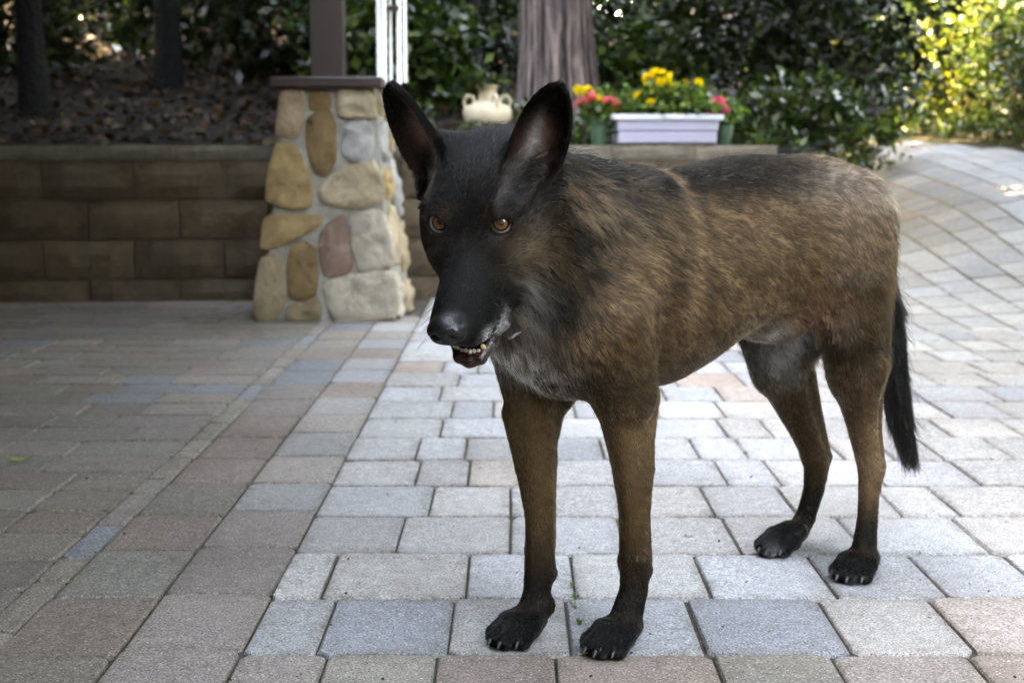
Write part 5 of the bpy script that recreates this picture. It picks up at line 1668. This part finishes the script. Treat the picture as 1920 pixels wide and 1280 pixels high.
def build_dog(fur=400000):
    V, Q = surface_nets(0.004)
    E = np.unique(np.sort(np.concatenate([Q[:, [0, 1]], Q[:, [1, 2]], Q[:, [2, 3]], Q[:, [3, 0]]]), axis=1), axis=0)
    V = project(laplace(V, E, 2, 0.4), 2)
    me = mesh_np('dog', V, Q, None, True)
    # finer surface on the head and the paws
    bm = bmesh.new(); bm.from_mesh(me)
    for rnd in range(1):
        bm.verts.ensure_lookup_table()
        C = np.array([f.calc_center_median()[:] for f in bm.faces])
        qh = to_head(C)
        sel = ((qh[:, 0] > -0.13) & (qh[:, 0] < 0.16) & (np.abs(qh[:, 1]) < 0.13) & (qh[:, 2] > -0.14)) & (C[:, 2] > 0.38) | ((C[:, 2] < 0.055))
        edges = set()
        for f, s in zip(list(bm.faces), sel):
            if s: edges.update(f.edges)
        bmesh.ops.subdivide_edges(bm, edges=list(edges), cuts=1, use_grid_fill=True)
    bm.to_mesh(me); bm.free()
    n = len(me.vertices)
    V = np.empty(n * 3, np.float32); me.vertices.foreach_get('co', V); V = V.reshape(-1, 3).astype(float)
    E = np.empty(len(me.edges) * 2, np.int32); me.edges.foreach_get('vertices', E); E = E.reshape(-1, 2)
    V = project(V, 2); V = laplace(V, E, 2, 0.35); V = project(V, 1)
    me.vertices.foreach_set('co', V.astype(np.float32).ravel()); me.update()
    W = weights(V)
    n1 = fbm(V, 28, 3); n2 = fbm(V, 110, 9)
    c = coat(V, W, n1, n2) * 0.55
    q = to_head(V)
    wet = np.clip(W['nose'] * 1.6 - 0.3, 0, 1)
    lipc = W['jaw'] * sst(-q[:, 2], 0.085, 0.090) * sst(0.127 + q[:, 2], 0.0, 0.01) * sst(q[:, 0], 0.02, 0.035)
    inside = (W['jaw'] + W['muzzle']) * (np.abs(q[:, 1]) < 0.021) * sst(-q[:, 2], 0.066, 0.074) * sst(0.112 - q[:, 0], 0, 0.01) * (q[:, 2] > -0.111)
    wet = np.clip(wet + lipc + inside, 0, 1)
    c = c * (1 - np.clip(lipc, 0, 1)[:, None]) + np.array([0.035, 0.014, 0.011]) * np.clip(lipc, 0, 1)[:, None]
    c = c * (1 - np.clip(inside, 0, 1)[:, None]) + np.array([0.06, 0.015, 0.013]) * np.clip(inside, 0, 1)[:, None]
    nz = np.clip(W['nose'] * 1.5 - 0.2, 0, 1)[:, None]
    c = c * (1 - nz) + np.array([0.010, 0.0095, 0.010]) * nz
    for sg in (1, -1):   # bare dark rims of the eyes
        e = EYES[sg]; g = gau(q, e, (0.016, 0.014, 0.011))[:, None]
        c = c * (1 - g) + np.array([0.010, 0.008, 0.007]) * g; wet = np.maximum(wet, 0.5 * g[:, 0])
    a = me.attributes.new('coat_colour', 'FLOAT_COLOR', 'POINT'); a.data.foreach_set('color', np.concatenate([c, np.ones((n, 1))], 1).astype(np.float32).ravel())
    a = me.attributes.new('wet', 'FLOAT', 'POINT'); a.data.foreach_set('value', wet.astype(np.float32))
    me.materials.append(skin_material())
    me.polygons.foreach_set('use_smooth', np.ones(len(me.polygons), bool))
    dog = bpy.data.objects.new('dog', me); COL.objects.link(dog)
    M = Matrix([list(DROT[:, i]) + [DOG_O[i]] for i in range(3)] + [[0, 0, 0, 1]])
    dog.matrix_world = M
    tag(dog, 'large dark brindle shepherd dog with upright ears standing on the paving, mouth slightly open', 'dog')

    # ---- eyes
    em = NT('eye_white'); eyew = em.done(em.bsdf((0.42, 0.38, 0.36), 0.10, None, 0.5))
    im = NT('iris')
    ca = im.n('ShaderNodeAttribute', attribute_name='ring')
    nz_ = im.noise(im.coords('Object', (1, 1, 1)), 900, 3)
    col = im.ramp(ca.outputs['Fac'], [(0.0, (0.004, 0.003, 0.003)), (0.27, (0.005, 0.003, 0.003)), (0.34, (0.03, 0.011, 0.003)), (0.66, (0.115, 0.042, 0.009)), (0.86, (0.04, 0.014, 0.004)), (1.0, (0.012, 0.006, 0.004))])
    col = im.mix(0.35, col, im.mix(nz_, col, (0.20, 0.085, 0.022)))
    irm = im.done(im.bsdf(col, 0.25, None, 0.5, **{'Coat Weight': 1.0, 'Coat Roughness': 0.02}))
    for sg in (1, -1):
        b = MB(); R = 0.0134
        b.lathe([(R * math.sin(t), R * math.cos(t)) for t in np.linspace(1e-3, math.pi, 15)], 24)
        eo = b.build('eye', eyew, dog, True)
        centre = hp(*(EYES[sg] - EYE_AX[sg] * (0.0058 if sg > 0 else 0.0030) + np.array([0.0, 0.0 if sg > 0 else -0.0042, 0.0])))
        eo.location = centre
        # the look: towards the camera
        camd = DROT @ (np.array([0, 0, CAM_H]) - DOG_O)
        g = nrm(camd - np.array(centre))
        g = nrm(g + (HM.T @ np.array([0, 0.03 * sg, 0.05])))
        eo.rotation_euler = Vector(g).to_track_quat('Z', 'Y').to_euler()
        ib = MB(); r0 = 0.0100; rings = []
        prof = [(1e-4, R + 0.0009), (r0 * 0.3, R + 0.0008), (r0 * 0.6, R + 0.0004), (r0 * 0.85, R - 0.0016 + 0.0004), (r0, math.sqrt(R * R - r0 * r0) - 0.0001)]
        ib.lathe(prof, 24)
        io = ib.build('iris', irm, eo, True)
        ra = io.data.attributes.new('ring', 'FLOAT', 'POINT')
        ra.data.foreach_set('value', np.repeat(np.array([0, 0.3, 0.6, 0.85, 1.0], np.float32), 24))

    # ---- teeth and tongue
    tm = simple_mat('tooth_enamel', (0.72, 0.68, 0.58), 0.2, 0.08, 60, 0.05, 0.5)
    ym = simple_mat('tooth_yellowed', (0.62, 0.47, 0.20), 0.25, 0.2, 120, 0.05, 0.5)
    gm = simple_mat('gum', (0.42, 0.10, 0.09), 0.2, 0.2, 150, 0.1, 0.5)
    def tooth(n, s, t, w, h, mat, lean=0.0):
        b = MB()
        prof = [(w * 0.42, -h * 0.5), (w * 0.55, -h * 0.1), (w * 0.52, h * 0.3), (w * 0.28, h * 0.5), (1e-4, h * 0.52)]
        b.lathe(prof, 8)
        o = b.build('tooth', mat, dog, True)
        Rm = Matrix([list(HM.T[i]) for i in range(3)])
        o.rotation_euler = (Rm @ Matrix.Rotation(lean, 3, 'Y')).to_euler()
        o.location = hp(n, s, t)
    for s_ in (-0.0140, -0.0092, -0.0038, 0.0018, 0.0066, 0.0122):
        tooth(0.1010 - 12 * s_ * s_ + random.uniform(-0.0008, 0.0008), s_, -0.1045 + random.uniform(-0.0010, 0.0008), 0.0050 * random.uniform(0.8, 1.15), 0.0088 * random.uniform(0.8, 1.1), tm, 0.25 + random.uniform(-0.15, 0.15))
    tooth(0.0965, 0.0178, -0.1015, 0.0058, 0.0130, ym, 0.15)
    tooth(0.0965, -0.0178, -0.1015, 0.0058, 0.0130, ym, 0.15)
    b = MB(); pts = [hp(0.1015 - 12 * s_ * s_, s_, -0.1090) for s_ in np.linspace(-0.017, 0.017, 9)]
    b.tube(pts, 0.0040, 8); b.build('gum', gm, dog, True)
    b = MB()
    tp = [hp(n_, 0, t_) for n_, t_ in ((0.0, -0.094), (0.03, -0.099), (0.06, -0.104), (0.080, -0.109), (0.088, -0.112))]
    b.tube(tp, [0.014, 0.015, 0.014, 0.011, 0.004], 10); b.build('tongue', gm, dog, True)

    # ---- claws
    cm = simple_mat('claw_horn', (0.012, 0.010, 0.010), 0.45, 0.3, 90, 0.1, 0.6)
    cb = MB(); cb.tube([(-0.004, 0, 0.001), (0.001, 0, 0.0022), (0.0055, 0, -0.0006), (0.0080, 0, -0.006)], [0.0036, 0.0036, 0.0028, 0.0008], 8)
    cme = cb.mesh('claw', cm, True)
    for tp, d in TOES:
        o = bpy.data.objects.new('claw', cme); link(o, dog)
        o.location = tp + d * 0.0085 + np.array([0, 0, -0.0015])
        o.rotation_euler = (0, 0, math.atan2(d[1], d[0]))

    # ---- collar ring under the jaw
    rm = NT('collar_steel'); steel = rm.done(rm.bsdf((0.22, 0.215, 0.20), 0.35, None, 0.5, Metallic=1.0))
    b = MB()
    b.tube([(0.008 * math.cos(t), 0.008 * math.sin(t), 0) for t in np.linspace(0, 2 * math.pi, 19)], 0.0010, 6)
    o = b.build('collar_ring', steel, dog, True)
    o.location = DROT @ (np.array([0.003, 1.640, 0.445]) - DOG_O); o.rotation_euler = (0.5, 0.25, 0)

    # ---- coat
    rng = np.random.default_rng(11)
    me.calc_loop_triangles()
    T = np.empty(len(me.loop_triangles) * 3, np.int32); me.loop_triangles.foreach_get('vertices', T); T = T.reshape(-1, 3)
    VN = np.empty(n * 3, np.float32); me.vertex_normals.foreach_get('vector', VN); VN = VN.reshape(-1, 3).astype(float)
    A = np.linalg.norm(np.cross(V[T[:, 1]] - V[T[:, 0]], V[T[:, 2]] - V[T[:, 0]]), axis=1) * 0.5
    lenv = sum(W[g] * FUR_LEN[g] for g in GN)
    chest = gau(V, (0.39, -0.01, 0.43), (0.07, 0.09, 0.08)); lenv = lenv + 0.012 * chest
    lenv = lenv + 0.014 * gau(q, (0.0, 0.060, -0.085), (0.035, 0.03, 0.03)) * (W['neck'] + 0.3)
    lenv = lenv * (1 - 0.45 * sst(0.45 - V[:, 2], 0, 0.1) * W['torso'])
    lenv = lenv + 0.008 * W['thigh'] * sst(-V[:, 0], 0.27, 0.32) * sst(0.52 - V[:, 2], 0, 0.1)
    lenv *= (1 - np.clip(lipc + inside, 0, 1)) * (1 - nz[:, 0])
    # keep the eyes free
    for sg in (1, -1): lenv *= 1 - np.clip(1.4 * gau(q, EYES[sg], (0.02, 0.0125, 0.0095)), 0, 1)
    short = W['head'] + W['muzzle'] + W['jaw'] + W['ear'] + W['paw']
    dens = np.where(lenv > 0.0012, 1.0 + 1.6 * short, 0.0) * np.where(V[:, 1] < -0.03, 0.75, 1.0)
    pw = A * dens[T].mean(1); cdf = np.cumsum(pw); cdf /= cdf[-1]
    ti = np.searchsorted(cdf, rng.random(fur)); ti = np.minimum(ti, len(T) - 1)
    r1 = np.sqrt(rng.random(fur)); r2 = rng.random(fur)
    bc = np.stack([1 - r1, r1 * (1 - r2), r1 * r2], 1)
    def itp(X): return np.einsum('ij,ijk->ik', bc, X[T[ti]]) if X.ndim == 2 else np.einsum('ij,ij->i', bc, X[T[ti]])
    P0 = itp(V); Nn = nrm(itp(VN)); Ln = itp(lenv)
    Wp = {g: itp(W[g]) for g in GN}
    ok = Ln > 0.0012
    P0, Nn, Ln = P0[ok], Nn[ok], Ln[ok]; Wp = {g: x[ok] for g, x in Wp.items()}
    m = len(P0)
    F = nrm(flow(P0, Wp))
    # locks: nearby strands lean together
    sc = 60
    J = np.stack([fbm(P0, sc, 21), fbm(P0, sc, 22), fbm(P0, sc, 23)], 1) - 0.5
    J2 = np.stack([vnoise(P0, 190, 31), vnoise(P0, 190, 32), vnoise(P0, 190, 33)], 1) - 0.5
    longf = np.clip(Ln / 0.02, 0.15, 1.3)[:, None]
    calm = (1 - 0.75 * np.clip(Wp['head'] + Wp['muzzle'] + Wp['jaw'] + Wp['ear'], 0, 1))[:, None]; J = J * calm; J2 = J2 * calm
    F = F + J * 0.75 * longf + J2 * 0.8 * longf + rng.normal(0, 0.13, (m, 3))
    Tn = nrm(F - Nn * np.einsum('ij,ij->i', F, Nn)[:, None])
    lift = (0.20 + 0.16 * rng.random(m) + 0.10 * Wp['neck'] + 0.10 * Wp['tail'] - 0.06 * (Wp['fleg'] + Wp['hleg']))[:, None]
    Ln = Ln * (0.62 + 0.6 * rng.random(m) ** 1.3)
    wild = (rng.random(m) < 0.05) & (Ln > 0.006); lift[wild] *= 2.4; Ln[wild] *= 1.25
    k = 4; ts = np.linspace(0, 1, k)
    P = np.empty((m, k, 3))
    for i, t in enumerate(ts):
        P[:, i] = P0 - Nn * 0.0004 + Ln[:, None] * (Tn * t + Nn * lift * (1.5 * t - 0.85 * t * t))
    P[:, :, 2] -= (Ln[:, None] * 0.10) * ts[None, :] ** 2 * np.clip(Ln / 0.02, 0, 1)[:, None]
    P[:, :, 2] = np.maximum(P[:, :, 2], 0.0008)
    root = 0.00014 - 0.00005 * np.clip(1 - Ln / 0.008, 0, 1) + 0.00004 * rng.random(m)
    rad = root[:, None] * np.array([1.0, 0.95, 0.75, 0.22])[None, :]
    f0 = nrm(np.array([-0.9, 0.0, -0.42])); PS = P0 - 0.72 * (P0 @ f0)[:, None] * f0
    cn1 = np.clip(0.5 + 1.25 * (fbm(PS, 34, 3) - 0.5), 0, 1)
    st = 0.5 * vnoise(PS, 150, 9) + 0.5 * vnoise(PS, 320, 10)
    cn2 = np.clip(0.5 + 1.15 * (0.72 * st + 0.28 * rng.random(m) - 0.5), 0, 1)
    cc = coat(P0, Wp, cn1, cn2)
    sh = np.clip(Wp['head'] + Wp['muzzle'] + Wp['jaw'] + Wp['ear'], 0, 1)
    s2 = sst(cn2, 0.28, 0.72)
    cc = cc * ((0.34 + 1.35 * s2) * (1 - sh) + (0.6 + 0.8 * cn2) * sh)[:, None] * (0.8 + 0.4 * rng.random(m))[:, None]
    grey = (rng.random(m) < 0.035) & (Wp['ear'] < 0.3)
    cc[grey] = cc[grey] * 0.4 + np.array([0.22, 0.20, 0.18]) * 0.6
    strands('coat', P, rad, cc, dog, hair_material())

    # ---- whiskers
    wp = []
    for sg in (1, -1):
        for row in range(3):
            for j in range(5):
                n_ = 0.112 - 0.014 * j; t_ = -0.046 - 0.008 * row
                w_ = np.interp(n_, _mx, _mw)
                p0 = np.array([n_, w_ * 0.93 * sg, t_])
                d = nrm(np.array([0.15 + 0.1 * rng.random(), 0.9 * sg, -0.55 - 0.25 * rng.random()]) + rng.normal(0, 0.08, 3))
                Lw = 0.030 + 0.022 * rng.random()
                wp.append([hp(*(p0 + d * Lw * t + np.array([-0.25, 0, -0.30]) * Lw * t * t)) for t in np.linspace(0, 1, 5)])
    wp = np.array(wp)
    strands('whiskers', wp, np.tile(np.array([0.00022, 0.0002, 0.00016, 0.00012, 0.00005]), (len(wp), 1)), None, dog, hair_material('whisker_hair', 0.3, False))
    return dog


dog = build_dog()
